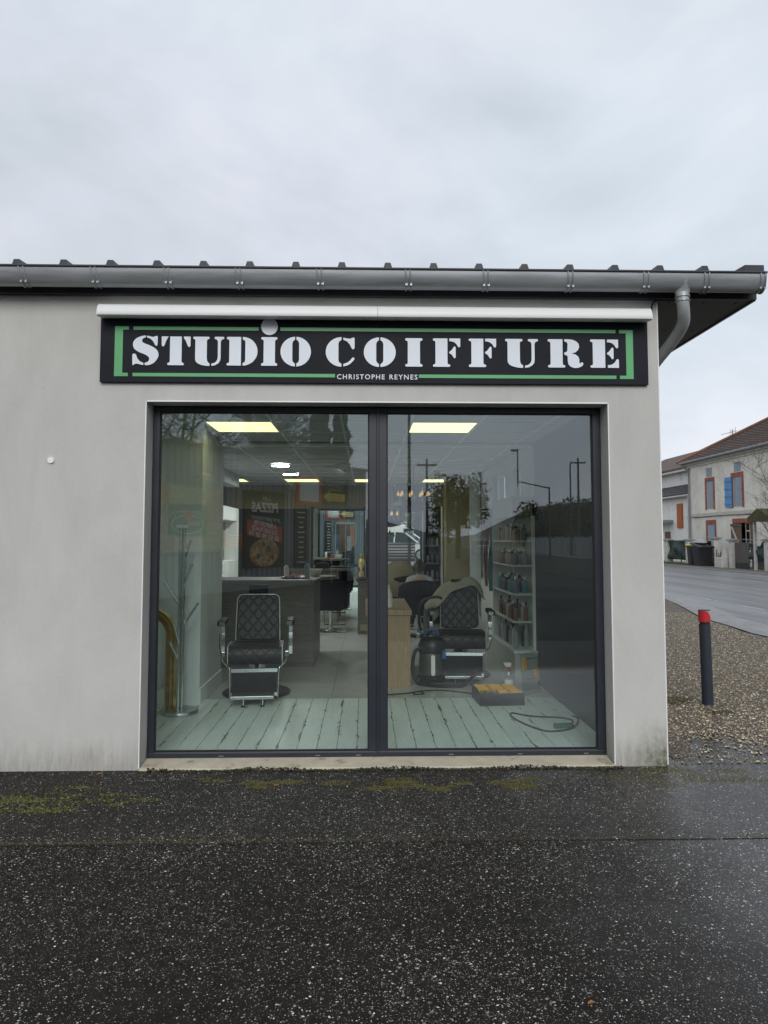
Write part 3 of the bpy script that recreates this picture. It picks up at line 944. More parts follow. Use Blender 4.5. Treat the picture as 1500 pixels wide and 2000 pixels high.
part('dark_wall', MB().box(1.905, 0.302, 0, 1.928, 2.94, IH - 0.002), 'wall_charcoal', B, label='charcoal panelled stretch of the right inner wall')
part('inner_lining', MB().box(1.915, 2.942, 0, 1.928, IB, 0.94), 'wall_white', B)
bw = MB().box(-3.3, IB, 0, 0.0, IB + 0.2, 2.9).box(1.16, IB, 0, IR_, IB + 0.2, 2.9).box(0.0, IB, 2.2, 1.16, IB + 0.2, 2.9)
part('back_wall', bw, 'wall_beige', B)
part('dark_panel', MB().box(-3.19, IB - 0.03, 0.0, -1.13, IB - 0.001, 2.2), 'back_panel', B)
part('front_lining', MB().box(IL, 0.301, 0, XL, 0.31, IH), 'wall_white', B)
part('front_lining', MB().box(XR, 0.301, 0, 1.904, 0.31, IH), 'wall_white', B)
part('left_block', MB().box(-9, 0.301, -0.1, -8.8, 9.9, 3.42).box(-8.8, 9.63, -0.1, -3.31, 9.9, 3.42), 'plaster', B)
# rear glazed door
rd = part('rear_door', MB().box(0.004, IB + 0.05, 0.0, 0.05, IB + 0.11, 2.196).box(1.11, IB + 0.05, 0.0, 1.156, IB + 0.11, 2.196).box(0.05, IB + 0.05, 2.15, 1.11, IB + 0.11, 2.196).box(0.05, IB + 0.05, 0.0, 1.11, IB + 0.11, 0.09), 'anthracite', B)
m = MB()
m.v = [(0.05, IB + 0.08, 0.09), (1.11, IB + 0.08, 0.09), (1.11, IB + 0.08, 2.15), (0.05, IB + 0.08, 2.15)]
m.f = [(0, 1, 2, 3)]
part('pane', m, 'clear_glass', rd)

# floor: worn mint boards in the window bay, grey tiles behind
floor = struct('floor', MB().box(-3.2, 0.236, -0.15, IR_, IB, 0.0), 'grout')
part('tile', MB().box(-3.19, 7.21, 0.0005, IL - 0.004, IB - 0.004, 0.005), 'tile_grey', floor)
pw = 0.1525
protos = {}
nx = int((1.904 - IL) / pw) + 1
for i in range(nx):
    x0 = IL + i * pw
    w = min(pw, 1.904 - x0)
    if w < 0.03:
        continue
    cut = 0.55 + (i * 0.73 % 1.25)
    for (a, b) in ((0.311, 0.311 + cut), (0.311 + cut, 2.19)):
        if a < 1.94 < b and x0 + w < -1.6:
            b = min(b, 1.94)
        if b - a < 0.02:
            continue
        m = MB().box(-w / 2 + 0.0022, -(b - a) / 2 + 0.0015, 0.0005, w / 2 - 0.0022, (b - a) / 2 - 0.0015, 0.006)
        part('plank', m, 'plank', floor, loc=(x0 + w / 2, (a + b) / 2, 0))
ts = 0.62
tile = None
for i in range(7):
    for j in range(12):
        x0, y0 = IL + i * ts, 2.193 + j * ts
        w = min(ts, 1.904 - x0)
        d = min(ts, IB - 0.002 - y0)
        if w < 0.05 or d < 0.05:
            continue
        if w == ts and d == ts:
            if tile is None:
                tile = part('tile', MB().box(0.002, 0.002, 0.0005, ts - 0.002, ts - 0.002, 0.005), 'tile_grey', floor, loc=(x0, y0, 0))
            else:
                inst(tile, floor, loc=(x0, y0, 0))
        else:
            part('tile', MB().box(0.002, 0.002, 0.0005, w - 0.002, d - 0.002, 0.005), 'tile_grey', floor, loc=(x0, y0, 0))
# suspended ceiling
ceil = struct('ceiling', MB().box(-3.2, 0.31, IH + 0.05, IR_ - 0.03, IB, IH + 0.09), 'dark_inside')
part('ceiling_tile', MB().box(-3.19, 7.41, IH + 0.004, IL - 0.004, 7.89, IH + 0.02), 'ceiling_tile', ceil)
part('ceiling_tile', MB().box(-3.19, 8.55, IH + 0.004, IL - 0.004, IB - 0.01, IH + 0.02), 'ceiling_tile', ceil)
part('ceiling_tile', MB().box(-3.19, 7.91, IH + 0.004, -2.80, 8.53, IH + 0.02), 'ceiling_tile', ceil)
bx = [-1.50, -0.86, -0.22, 0.42, 1.06, 1.70]
by = [0.86 + 0.64 * k for k in range(-0, 14)]
for x in bx:
    part('ceiling_bar', MB().box(x - 0.012, 0.312, IH - 0.004, x + 0.012, IB - 0.002, IH + 0.03), 'ceiling_bar', ceil)
cb = None
for y in by:
    if y > IB - 0.1:
        continue
    m = MB().box(IL + 0.002, -0.012, IH - 0.0025, 1.90, 0.012, IH + 0.028)
    cb = part('ceiling_bar', m, 'ceiling_bar', ceil, loc=(0, y, 0)) if cb is None else inst(cb, ceil, loc=(0, y, 0))
exs = [IL + 0.01] + bx + [1.89]
eys = [0.32] + [y for y in by if y < IB - 0.1] + [IB - 0.01]
LIT = {(1, 2), (4, 2), (1, 12), (3, 12), (5, 12)}
tiles = {}
lights = []
for i in range(len(exs) - 1):
    for j in range(len(eys) - 1):
        w, d = exs[i + 1] - exs[i] - 0.022, eys[j + 1] - eys[j] - 0.022
        cx, cyy = (exs[i] + exs[i + 1]) / 2, (eys[j] + eys[j + 1]) / 2
        if (i, j) in LIT:
            lights.append((cx, cyy, w, d, i, j))
            continue
        k = (round(w, 3), round(d, 3))
        if k in tiles:
            inst(tiles[k], ceil, loc=(cx, cyy, 0))
        else:
            tiles[k] = part('ceiling_tile', MB().box(-w / 2, -d / 2, IH + 0.004, w / 2, d / 2, IH + 0.02), 'ceiling_tile', ceil, loc=(cx, cyy, 0))
part('ceiling_beam', MB().box(-1.598, 2.93, IH - 0.035, 1.90, 3.05, IH - 0.006), 'ceiling_bar', ceil)
lights.append((-2.49, 8.22, 0.56, 0.618, 0, 12))
LN = {(1, 2): 'square lit ceiling panel above the left barber chair', (4, 2): 'square lit ceiling panel above the counter and right barber chair',
      (1, 12): 'thin lit ceiling panel at the back, left of the mirror', (3, 12): 'thin lit ceiling panel at the back near the window mullion',
      (5, 12): 'thin lit ceiling panel at the back, right of the chandelier', (0, 12): 'thin lit ceiling panel at the back by the left wall'}
for cx, cyy, w, d, i, j in lights:
    t = thing('ceiling_light', LN[(i, j)], 'ceiling light', (cx, cyy, IH), group='square light panels in the salon ceiling')
    part('diffuser', MB().box(-w / 2 + 0.012, -d / 2 + 0.012, -0.004, w / 2 - 0.012, d / 2 - 0.012, 0.004), 'panel_light', t)
    part('frame', MB().box(-w / 2, -d / 2, -0.001, w / 2, -d / 2 + 0.012, 0.02).box(-w / 2, d / 2 - 0.012, -0.001, w / 2, d / 2, 0.02).box(-w / 2, -d / 2 + 0.012, -0.001, -w / 2 + 0.012, d / 2 - 0.012, 0.02).box(w / 2 - 0.012, -d / 2 + 0.012, -0.001, w / 2, d / 2 - 0.012, 0.02), 'ceiling_bar', t)
for (x, y, lb) in ((-1.24, 5.35, 'round white ceiling downlight, nearer of the pair'), (-1.24, 6.75, 'round white ceiling downlight, farther of the pair')):
    t = thing('round_downlight', lb, 'ceiling light', (x, y, IH), group='round downlights in the salon ceiling')
    part('diffuser', MB().lathe([(0.124, -0.014), (0.124, -0.008)], (0, 0, 0), 24), 'round_light', t)
    rim = [(0.126, 0.0), (0.126, -0.022), (0.132, -0.026), (0.140, -0.022), (0.142, 0.0)]
    part('rim', MB().quadgrid([[(r * math.cos(R(q)), r * math.sin(R(q)), z) for r, z in rim] for q in range(0, 361, 12)]), 'ceiling_bar', t, smooth=50)

# ================================================================== SIGN
SX0, SX1, SZ0, SZ1 = -1.887, 2.043, 2.711, 3.19
sign = thing('shop_sign', 'long black shop sign with white stencil lettering and green border above the window', 'sign', (0, 0, 0))
SY = -0.030
part('panel', MB().box(SX0, SY, SZ0, 0.090, -0.001, SZ1).box(0.0915, SY, SZ0, SX1, -0.001, SZ1), 'sign_black', sign)
def sm(pts, k=4):
    return [(v.x, v.y) for v in spline([(a, b, 0) for a, b in pts], k, True)]
def stem(x0, x1, s0, s1, top=(True, True), bot=(True, True), h=0.085):
    """slab stem with bracketed rounded feet: stem x0..x1, feet out to s0..s1"""
    p = []
    r = h * 0.5
    if bot[0]:
        p += [(x0, h + 0.05), (x0 - 0.02, h + 0.01), (s0 + r, h)] + arc(s0 + r, r, r, r, 90, 270, 6)
    else:
        p += [(x0, 0)]
    if bot[1]:
        p += arc(s1 - r, r, r, r, -90, 90, 6) + [(x1 + 0.02, h + 0.01), (x1, h + 0.05)]
    else:
        p += [(x1, 0)]
    if top[1]:
        p += [(x1, 1 - h - 0.05), (x1 + 0.02, 1 - h - 0.01), (s1 - r, 1 - h)] + arc(s1 - r, 1 - r, r, r, -90, 90, 6)
    else:
        p += [(x1, 1)]
    if top[0]:
        p += arc(s0 + r, 1 - r, r, r, 90, 270, 6) + [(x0 - 0.02, 1 - h - 0.01), (x0, 1 - h - 0.05)]
    else:
        p += [(x0, 1)]
    return p
def halfO(cx, rx, cut, inner, ry=0.52):
    """left half of an O"""
    a = math.degrees(math.acos(max(-1, min(1, (cut - cx) / rx))))
    out = arc(cx, 0.5, rx, ry, a, 360 - a, 28)
    zi = 0.40
    ins = [(cut, 0.5 - zi - 0.02), (inner + 0.03, 0.5 - zi + 0.03), (inner, 0.5 - zi + 0.10), (inner, 0.5 + zi - 0.10), (inner + 0.03, 0.5 + zi - 0.03), (cut, 0.5 + zi + 0.02)]
    return out + ins
def mirror(p, w):
    return [(w - a, b) for a, b in reversed(p)]
arm = [(0.57, 1), (0.95, 1), (0.95, 0.74), (0.935, 0.70), (0.90, 0.69), (0.87, 0.71), (0.82, 0.80), (0.74, 0.87), (0.65, 0.90), (0.57, 0.905)]
mid = [(0.57, 0.53), (0.64, 0.58), (0.69, 0.65), (0.72, 0.70), (0.76, 0.72), (0.79, 0.69), (0.79, 0.34), (0.76, 0.30), (0.72, 0.32), (0.69, 0.38), (0.64, 0.44), (0.57, 0.48)]
GL = {
 'S': (0.92, [sm([(.45, 1.03), (.21, .97), (.06, .86), (.01, .72), (.06, .57), (.21, .46), (.48, .35), (.59, .26), (.59, .17), (.53, .10), (.45, .08), (.45, 0), (.62, .01), (.79, .10), (.91, .28), (.91, .44), (.82, .57), (.62, .68), (.39, .77), (.33, .85), (.37, .93), (.45, .96)], 3),
             sm([(.52, 1.02), (.71, .98), (.82, 1.01), (.88, 1.0), (.885, .85), (.88, .71), (.84, .67), (.79, .71), (.73, .82), (.62, .92), (.52, .955)], 3),
             sm([(.01, .01), (0, .18), (0, .35), (.04, .39), (.12, .37), (.17, .24), (.28, .12), (.38, .08), (.38, 0), (.21, .04), (.1, .04), (.04, 0)], 3)]),
 'T': (1.03, [stem(0.30, 0.715, 0.21, 0.80, top=(False, False)), [(0, 1), (.245, 1), (.20, .93), (.15, .83), (.11, .71), (.085, .665), (.05, .65), (.015, .67), (0, .71)], [(.79, 1), (1.03, 1), (1.03, .69), (1.01, .645), (.975, .635), (.945, .655), (.91, .73), (.86, .85), (.79, .95)]]),
 'U': (1.10, [[(.08, .87), (.06, .915)] + arc(.042, .957, .042, .042, 270, 90, 6) + arc(.54, .957, .042, .042, 90, -90, 6) + [(.51, .905), (.49, .86), (.49, .26), (.505, .16), (.54, .10), (.59, .07), (.59, -.02), (.45, -.015), (.28, .02), (.16, .075), (.10, .14), (.08, .22)],
              [(.66, -.02), (.79, .005), (.90, .07), (.965, .16), (.98, .27), (.98, .82), (1.0, .875), (1.04, .915)] + arc(1.06, .957, .042, .042, -90, 90, 6) + arc(.80, .957, .042, .042, 90, 270, 6) + [(.84, .90), (.87, .86), (.88, .81), (.88, .30), (.865, .20), (.81, .12), (.74, .075), (.66, .065)]]),
 'D': (1.08, [stem(.09, .5, 0, .5, (True, False), (True, False)), arc(.56, .5, .52, .5, -90, 90, 24) + [(.56, .915), (.63, .88), (.65, .82), (.65, .18), (.63, .12), (.56, .085)]]),
 'i': (0.58, [stem(.09, .495, 0, .58), arc(.29, 1.375, .298, .298, 0, 350, 34)]),
 'O': (1.08, [halfO(.54, .54, .515, .42), mirror(halfO(.54, .54, .515, .42), 1.08)]),
 'C': (1.0, [halfO(.55, .55, .545, .44), [(.61, 1.0), (.72, .975), (.84, .965), (.90, .985), (.95, 1.01), (1.0, .99), (1.0, .65), (.985, .61), (.95, .595), (.91, .61), (.88, .67), (.83, .77), (.74, .87), (.61, .925)], [(.61, -.005), (.72, .015), (.84, .075), (.94, .17), (.995, .25), (.99, .29), (.955, .31), (.915, .29), (.85, .205), (.76, .13), (.61, .075)]]),
 'I': (0.60, [stem(.09, .51, 0, .60)]),
 'F': (0.96, [stem(.09, .505, 0, .60, (True, False), (True, True)), arm, mid]),
 'R': (1.25, [stem(.095, .52, 0, .61, (True, False), (True, True)), [(.585, 1.0), (.72, 1.0), (.87, .985), (1.0, .93), (1.09, .84), (1.105, .73), (1.07, .63), (.98, .545), (.84, .495), (.97, .465), (1.07, .39), (1.105, .29), (1.105, .18), (1.125, .145), (1.15, .155), (1.17, .185), (1.21, .185), (1.245, .15), (1.23, .09), (1.17, .035), (1.05, -.01), (.92, -.015), (.80, .03), (.725, .11), (.70, .22), (.70, .38), (.67, .425), (.585, .45), (.585, .535), (.655, .55), (.69, .60), (.70, .84), (.67, .895), (.585, .925)]]),
 'E': (0.99, [stem(.09, .515, 0, .515, (True, False), (True, False)), [(a + .02, b) for a, b in arm], [(a + .015, b) for a, b in mid], [(a + .035, 1 - b) for a, b in reversed(arm)]]),
}
HCAP, ZBASE = 0.207, 2.831
letters = [('S', -1.658, -1.475), ('T', -1.453, -1.249), ('U', -1.231, -1.011), ('D', -0.992, -0.773), ('i', -0.748, -0.632), ('O', -0.610, -0.393),
           ('C', -0.287, -0.081), ('O', -0.015, 0.214), ('I', 0.282, 0.407), ('F', 0.481, 0.681), ('F', 0.740, 0.940), ('U', 1.003, 1.242), ('R', 1.312, 1.570), ('E', 1.620, 1.829)]
for ch, x0, x1 in letters:
    w, polys = GL[ch]
    k = (x1 - x0) / w
    m = MB()
    for p in polys:
        m.prism([(x0 + a * k, ZBASE + b * HCAP) for a, b in p], SY - 0.006, SY + 0.001)
    part('letter', m, 'sign_white', sign)
bz0, bz1, bt = 2.750, 3.110, 0.0245
for (x0, x1, z) in ((-1.655, -0.767, bz1 - bt), (-0.612, 1.808, bz1 - bt), (-1.655, -0.220, bz0), (0.380, 1.808, bz0)):
    part('border_bar', MB().box(x0, SY - 0.004, z, x1, SY + 0.001, z + bt), 'sign_green', sign)
def corner(xo, xi, xb):
    return [(xo, bz0), (xb, bz0), (xb, bz0 + bt), (xi, bz0 + bt), (xi, bz1 - bt), (xb, bz1 - bt), (xb, bz1), (xo, bz1)]
for q in (corner(-1.785, -1.728, -1.688), corner(1.934, 1.882, 1.834)):
    part('border_corner', MB().prism(q, SY - 0.004, SY + 0.001), 'sign_green', sign)
text('lettering', 'CHRISTOPHE', 0.050, 'sign_white', sign, (-0.0355, SY - 0.003, 2.7385), sp=1.25, bold=0.0005, fitw=0.341)
text('lettering', 'REYNES', 0.050, 'sign_white', sign, (0.2697, SY - 0.003, 2.7385), sp=1.25, bold=0.0005, fitw=0.201)
for x in (-1.75, -0.9, 0.35, 1.2, 1.9):
    part('sign_screw', MB().disc(x, 2.727, 0.005, SY - 0.003, SY + 0.001, 10), 'black_gasket', sign)

# ================================================================== AWNING CASSETTE
aw = thing('awning_cassette', 'closed white awning cassette running above the black sign', 'awning')
prof = [(-0.035, 3.166), (-0.148, 3.152), (-0.158, 3.156), (-0.162, 3.168), (-0.158, 3.194), (-0.146, 3.220), (-0.124, 3.240), (-0.03, 3.258)]
for a, b in ((-1.862, 0.0815), (0.0835, 2.022)):
    part('cassette_bar', MB().prism(prof, a, b, 'x'), 'awning_white', aw, smooth=35)
for a, b in ((-1.872, -1.8625), (2.0225, 2.032)):
    part('end_cap', MB().prism([(y * 0.985, 3.20 + (z - 3.20) * 1.05) for y, z in prof], a, b, 'x'), 'awning_white', aw, smooth=35)
part('wall_rail', MB().box(-1.84, -0.0345, 3.192, 2.0, -0.0005, 3.235), 'awning_white', aw)

# ================================================================== INSIDE THE SALON
FZ = 0.006
def barber_chair(name, label, loc, rz=0.0, k=1.0, group=None):
    t = thing(name, label, 'barber chair', loc, rz, group)
    part('base_disc', MB().lathe([(0.345, 0.0), (0.35, 0.012), (0.33, 0.028), (0.15, 0.045), (0.09, 0.06)], (0, 0.06, 0), 36), 'black_plastic', t, smooth=40)
    part('pedestal', MB().lathe([(0.075, 0.05), (0.07, 0.2), (0.085, 0.22), (0.085, 0.32)], (0, 0.06, 0), 20), 'chrome', t, smooth=40)
    # seat cushion: rolled front edge
    sp = [(-0.27, 0.345), (-0.295, 0.39), (-0.30, 0.45), (-0.28, 0.50), (-0.22, 0.525), (0.20, 0.515), (0.20, 0.36), (-0.10, 0.335)]
    part('seat', MB().prism(sp, -0.275, 0.275, 'x'), 'quilted_leather', t, smooth=60, bevel=0.012)
    for s in (-1, 1):
        pts = [(s * 0.268, y - 0.004, z) for y, z in [(-0.262, 0.35), (-0.29, 0.39), (-0.296, 0.45), (-0.277, 0.503), (-0.22, 0.53), (0.1, 0.525)]]
        part('seat_piping', MB().tube(spline(pts, 4), 0.0045, 6), 'white_piping', t)
    # backrest, leaning a little
    rows = []
    bo = rrect(-0.228, 0.53, 0.228, 1.0, 0.06, 5)
    bk = MB().prism([(a * (1.0 - 0.05 * (0.53 - b) / -0.47), b) for a, b in bo], 0.145, 0.235)
    bk.v = [(x, y + (z - 0.53) * 0.16, z) for x, y, z in bk.v]
    back = part('backrest', bk, 'quilted_leather', t, bevel=0.014)
    pip = [(-0.230, 0.141 + 0.0, 0.53), (-0.224, 0.141 + 0.3 * 0.16, 0.83), (-0.221, 0.141 + 0.40 * 0.16, 0.94)] + [(a * 0.97, 0.141 + (b - 0.53) * 0.16, b) for a, b in reversed(arc(-0.168, 0.94, 0.06, 0.06, 100, 175, 5))] 
    pip += [(-x, y, z) for x, y, z in reversed(pip)]
    part('back_piping', MB().tube(pip, 0.0045, 6), 'white_piping', back)
    hd = MB().rbox(-0.10, 0.20, 1.012, 0.10, 0.26, 1.105, 0.018)
    part('headrest', hd, 'black_leather', t, bevel=0.01)
    part('headrest_post', MB().tube([(0, 0.245, 0.97), (0, 0.24, 1.03)], 0.012, 8), 'chrome', t)
    for s in (-1, 1):
        a = part('armrest', MB().rbox(s * 0.345 - 0.04, -0.20, 0.715, s * 0.345 + 0.04, 0.17, 0.77, 0.018, 'y', 4), 'black_leather', t, bevel=0.008)
        part('end_cap', MB().box(s * 0.335 - 0.027, -0.209, 0.722, s * 0.335 + 0.027, -0.201, 0.762), 'chrome', a)
        part('arm_support', MB().prism([(-0.02, 0.714), (0.10, 0.714), (0.13, 0.6), (0.11, 0.44), (0.14, 0.40), (0.02, 0.40), (0.0, 0.5), (0.02, 0.62)], s * 0.345 - 0.018, s * 0.345 + 0.018, 'x'), 'chrome', t, smooth=30)
        pts = [(s * 0.310, -0.12, 0.46), (s * 0.312, -0.26, 0.455), (s * 0.312, -0.30, 0.41), (s * 0.30, -0.33, 0.375), (s * 0.25, -0.36, 0.335), (s * 0.238, -0.37, 0.30), (s * 0.228, -0.415, 0.05)]
        part('side_tube', MB().tube(spline(pts, 4), 0.0075, 8), 'chrome', t, smooth=50)
        part('tube_clamp', MB().box(s * 0.312 - 0.018, -0.285, 0.425, s * 0.312 + 0.018, -0.245, 0.475), 'chrome', t, bevel=0.004)
    lp = MB().prism([(-0.222, 0.325), (0.222, 0.325), (0.214, 0.06), (-0.214, 0.06)], -0.02, 0.02)
    lp.v = [(x, y - 0.355 - (0.325 - z) * 0.16, z) for x, y, z in lp.v]
    leg = part('leg_rest', lp, 'black_leather', t)
    for z0 in (0.290, 0.066):
        q = MB().box(-0.224, -0.026, z0, 0.224, -0.021, z0 + 0.034)
        q.v = [(x, y - 0.355 - (0.325 - z) * 0.16, z) for x, y, z in q.v]
        part('chrome_band', q, 'chrome', leg)
    fp = part('footplate', MB().box(-0.21, -0.60, 0.072, 0.20, -0.42, 0.104), 'steel_dull', t, bevel=0.004)
    for s in (-0.09, 0.09):
        part('foot', MB().tube([(s, -0.565, 0.012), (s, -0.55, 0.072)], 0.0085, 8), 'chrome', t)
        part('foot_pad', MB().lathe([(0.022, 0.0), (0.022, 0.008), (0.012, 0.014)], (s, -0.567, 0), 12), 'black_rubber', t)
    part('lever', MB().tube([(-0.36, 0.02, 0.36), (-0.38, -0.02, 0.50), (-0.375, -0.04, 0.62)], 0.008, 8), 'chrome', t)
    return t
bc1 = barber_chair('barber_chair', 'black quilted barber chair facing the window beside the coat stand', (-1.12, 2.42, FZ), R(5), group='barber chairs')
bc2 = copy_tree(bc1, None, location=(1.115, 3.36, FZ), rotation_euler=(0, 0, R(-4)), label='black barber chair with a beige cloth over its back')
# cloth thrown over the second chair's back
cl_rows = []
for i, (x, zt) in enumerate([(-0.42, 0.80), (-0.36, 0.86), (-0.29, 0.95), (-0.21, 1.04), (-0.12, 1.075), (-0.03, 1.085), (0.06, 1.12), (0.14, 1.135), (0.21, 1.09), (0.26, 1.03), (0.285, 0.97)]):
    drop = [0.05, 0.09, 0.17, 0.19, 0.12, 0.09, 0.10, 0.10, 0.11, 0.13, 0.10][i]
    w = 0.02 * math.sin(i * 2.1)
    cl_rows.append([(x + 0.02, 0.125 + w, zt - drop), (x, 0.150 + w, zt - drop * 0.5), (x, 0.19, zt - 0.015), (x, 0.235, zt), (x, 0.30, zt - 0.03), (x - 0.01, 0.345, zt - 0.16), (x - 0.01, 0.36 + w, zt - 0.36)])
cb_ = MB()
fine = [spline(r, 3) for r in cl_rows]
cols = [spline([fine[i][j] for i in range(len(fine))], 3) for j in range(len(fine[0]))]
cb_.quadgrid(cols)
cloth = part('draped_cloth', cb_, 'cloth_beige', smooth=80, loc=(1.115, 3.36, FZ), rot=(0, 0, R(-4)), fixn=False)
sd = cloth.modifiers.new('thick', 'SOLIDIFY')
sd.thickness = 0.014
tag(cloth, 'crumpled beige cloth draped over the right barber chair', 'cloth')

# coat stand
cs = thing('coat_stand', 'chrome branch coat stand on a round base by the left jamb', 'coat stand', (-1.70, 1.62, FZ))
part('base', MB().lathe([(0.165, 0.0), (0.165, 0.028), (0.16, 0.034)], n=36), 'steel_dull', cs, smooth=40)
for s in (-0.017, 0.017):
    part('pole', MB().tube([(s, 0, 0.03), (s, 0, 1.69)], 0.016, 12), 'chrome', cs, smooth=50)
for (z, dx, dy, dz) in ((1.40, 0.07, 0.02, 0.18), (1.13, 0.10, -0.04, 0.23), (0.98, -0.16, 0.0, 0.22), (0.78, 0.15, 0.02, 0.22), (0.62, -0.05, -0.06, 0.20), (0.46, -0.095, -0.03, 0.19), (1.30, -0.05, 0.12, 0.16)):
    part('branch', MB().tube([(math.copysign(0.014, dx), 0, z), (dx, dy, z + dz)], 0.012, 10), 'chrome', cs, smooth=50)

# gilt arched mirror leaning by the jamb
gm = thing('arched_mirror', 'gilt arched mirror frame standing on the floor behind the left jamb', 'mirror', (-2.02, 1.70, FZ))
def arch(w, h, n=16):
    return [(w, 0.0), (w, h - w)] + arc(0, h - w, w, w, 0, 180, n) + [(-w, h - w), (-w, 0.0)]
for w0, w1, d in ((0.265, 0.235, 0.045), (0.234, 0.205, 0.060), (0.204, 0.185, 0.038), (0.184, 0.160, 0.050)):
    m = MB()
    o1, o2 = arch(w0, 0.70 + w0), arch(w1, 0.70 + w1)
    rows = [[(a, 0.0, c) for a, c in o1], [(a * 0.5 + b * 0.5, -d, c * 0.5 + e * 0.5) for (a, c), (b, e) in zip(o1, o2)], [(b, 0.0, e) for b, e in o2]]
    m.quadgrid(rows)
    part('moulding', m, 'gold', gm, smooth=80)
part('glass', MB().prism(arch(0.161, 0.861), -0.008, -0.002), 'mirror', gm)
part('backing', MB().prism(arch(0.26, 0.955), 0.001, 0.012), 'wall_charcoal', gm)
part('foot_rail', MB().box(-0.265, -0.06, 0.0, 0.265, 0.012, 0.022), 'gold', gm)

# reception desk
rdsk = thing('reception_desk', 'dark wood reception desk behind the left barber chair', 'desk', (-1.3, 4.4, FZ))
part('front_panel', MB().box(-0.895, -0.42, 0.0, 0.655, -0.385, 1.03), 'desk_wood', rdsk)
part('side_panel', MB().box(0.62, -0.384, 0.0, 0.655, 0.80, 1.03), 'desk_wood', rdsk)
part('back_panel', MB().box(-0.895, 0.3, 0.0, 0.619, 0.33, 0.75), 'desk_wood', rdsk)
top = [(-0.895, -0.45), (0.60, -0.45), (0.67, -0.40), (0.70, 0.3)] + arc(0.62, 0.62, 0.27, 0.27, -60, 200, 14) + [(0.33, 0.33), (-0.895, 0.33)]
part('worktop', MB().prism(top, 1.031, 1.075, 'z'), 'desk_wood', rdsk)
ZT = FZ + 1.076
tr = thing('snack_tray', 'round tray of small red sweets on the reception desk', 'tray', (-0.95, 4.35, ZT))
part('dish', MB().lathe([(0.13, 0.0), (0.17, 0.022), (0.165, 0.022), (0.12, 0.008)], n=24), 'steel_dull', tr, smooth=40)
m = MB()
for k in range(26):
    a, r = rnd.random() * 6.28, 0.11 * math.sqrt(rnd.random())
    m.lathe([(0.004, 0.0), (0.017, 0.008), (0.017, 0.018), (0.004, 0.026)], (r * math.cos(a), r * math.sin(a), 0.01 + 0.03 * rnd.random() * (1 - r / 0.12)), 6)
part('sweets', m, 'red_plastic', tr, kind='stuff')
def bottle(name, label, loc, mat, capm, h=0.2, r=0.03, group=None, cat='bottle'):
    t = thing(name, label, cat, loc, 0, group)
    part('body', MB().lathe([(r * 0.9, 0), (r, 0.006), (r, h * 0.66), (r * 0.86, h * 0.73), (r * 0.42, h * 0.8), (r * 0.42, h * 0.84)], n=14), mat, t, smooth=40)
    part('cap', MB().lathe([(r * 0.5, h * 0.84), (r * 0.5, h * 0.99), (r * 0.42, h)], n=12), capm, t, smooth=40)
    return t
bottle('spray_bottle', 'small blue topped clear bottle beside the sweets tray', (-0.765, 4.35, ZT), 'product_8', 'blue_plastic', 0.25, 0.034)
bottle('lotion_bottle', 'white pump bottle behind the sweets tray', (-1.06, 4.58, ZT), 'poster_white', 'black_plastic', 0.2, 0.03)
bw_ = thing('white_bowl', 'white bowl on the round end of the reception desk', 'bowl', (-0.70, 4.86, ZT))
part('bowl_body', MB().lathe([(0.05, 0.0), (0.085, 0.04), (0.105, 0.10), (0.098, 0.10), (0.08, 0.045), (0.03, 0.012)], n=22), 'poster_white', bw_, smooth=40)
ph = thing('desk_papers', 'white leaflets on the left end of the reception desk', 'papers', (-1.98, 4.2, ZT))
part('sheet', MB().box(-0.10, -0.07, 0.0, 0.10, 0.07, 0.012), 'poster_white', ph)
part('holder', MB().prism([(-0.02, 0.013), (0.05, 0.013), (0.10, 0.15), (0.085, 0.15)], -0.06, 0.06, 'x'), 'clear_plastic', ph)

# oak counter by the mullion, white vase on it
oc = thing('oak_counter', 'pale oak counter end standing just right of the window mullion', 'counter', (0.26, 2.72, FZ))
part('end_panel', MB().box(-0.24, 0.0, 0.0, 0.225, 0.035, 0.765), 'oak', oc)
part('side_panel', MB().box(0.195, 0.036, 0.0, 0.225, 1.45, 0.765), 'oak', oc)
part('worktop', MB().box(-0.26, -0.018, 0.766, 0.24, 1.48, 0.825), 'oak', oc, bevel=0.004)
part('screw_cap', MB().disc(0.205, 0.70, 0.005, -0.002, 0.001, 10).disc(0.205, 0.49, 0.005, -0.002, 0.001, 10), 'steel_dull', oc)
vs_ = thing('white_vase', 'tall white ceramic vase on the oak counter', 'vase', (0.245, 3.0, FZ + 0.826))
part('vase_body', MB().lathe([(0.055, 0), (0.062, 0.06), (0.055, 0.14), (0.035, 0.2), (0.03, 0.24), (0.034, 0.25), (0.028, 0.25), (0.024, 0.22)], n=22), 'poster_white', vs_, smooth=50)

# vacuum cleaner with hose
vc_ = thing('vacuum_cleaner', 'black and grey drum vacuum cleaner with blue handle and hose', 'vacuum cleaner', (0.745, 3.02, FZ))
part('drum', MB().lathe([(0.155, 0.07), (0.165, 0.09), (0.165, 0.34), (0.16, 0.36)], n=26), 'drum_steel', vc_, smooth=40)
part('motor_head', MB().lathe([(0.17, 0.361), (0.178, 0.38), (0.175, 0.46), (0.14, 0.53), (0.10, 0.555), (0.05, 0.56)], n=26), 'black_plastic', vc_, smooth=50)
part('handle', MB().tube(spline([(-0.085, 0, 0.54), (-0.085, 0, 0.60), (-0.06, 0, 0.635), (0.06, 0, 0.635), (0.085, 0, 0.60), (0.085, 0, 0.54)], 4), 0.014, 8), 'blue_plastic', vc_, smooth=50)
part('base_ring', MB().lathe([(0.19, 0.045), (0.20, 0.055), (0.20, 0.085), (0.17, 0.095)], n=26), 'black_plastic', vc_, smooth=40)
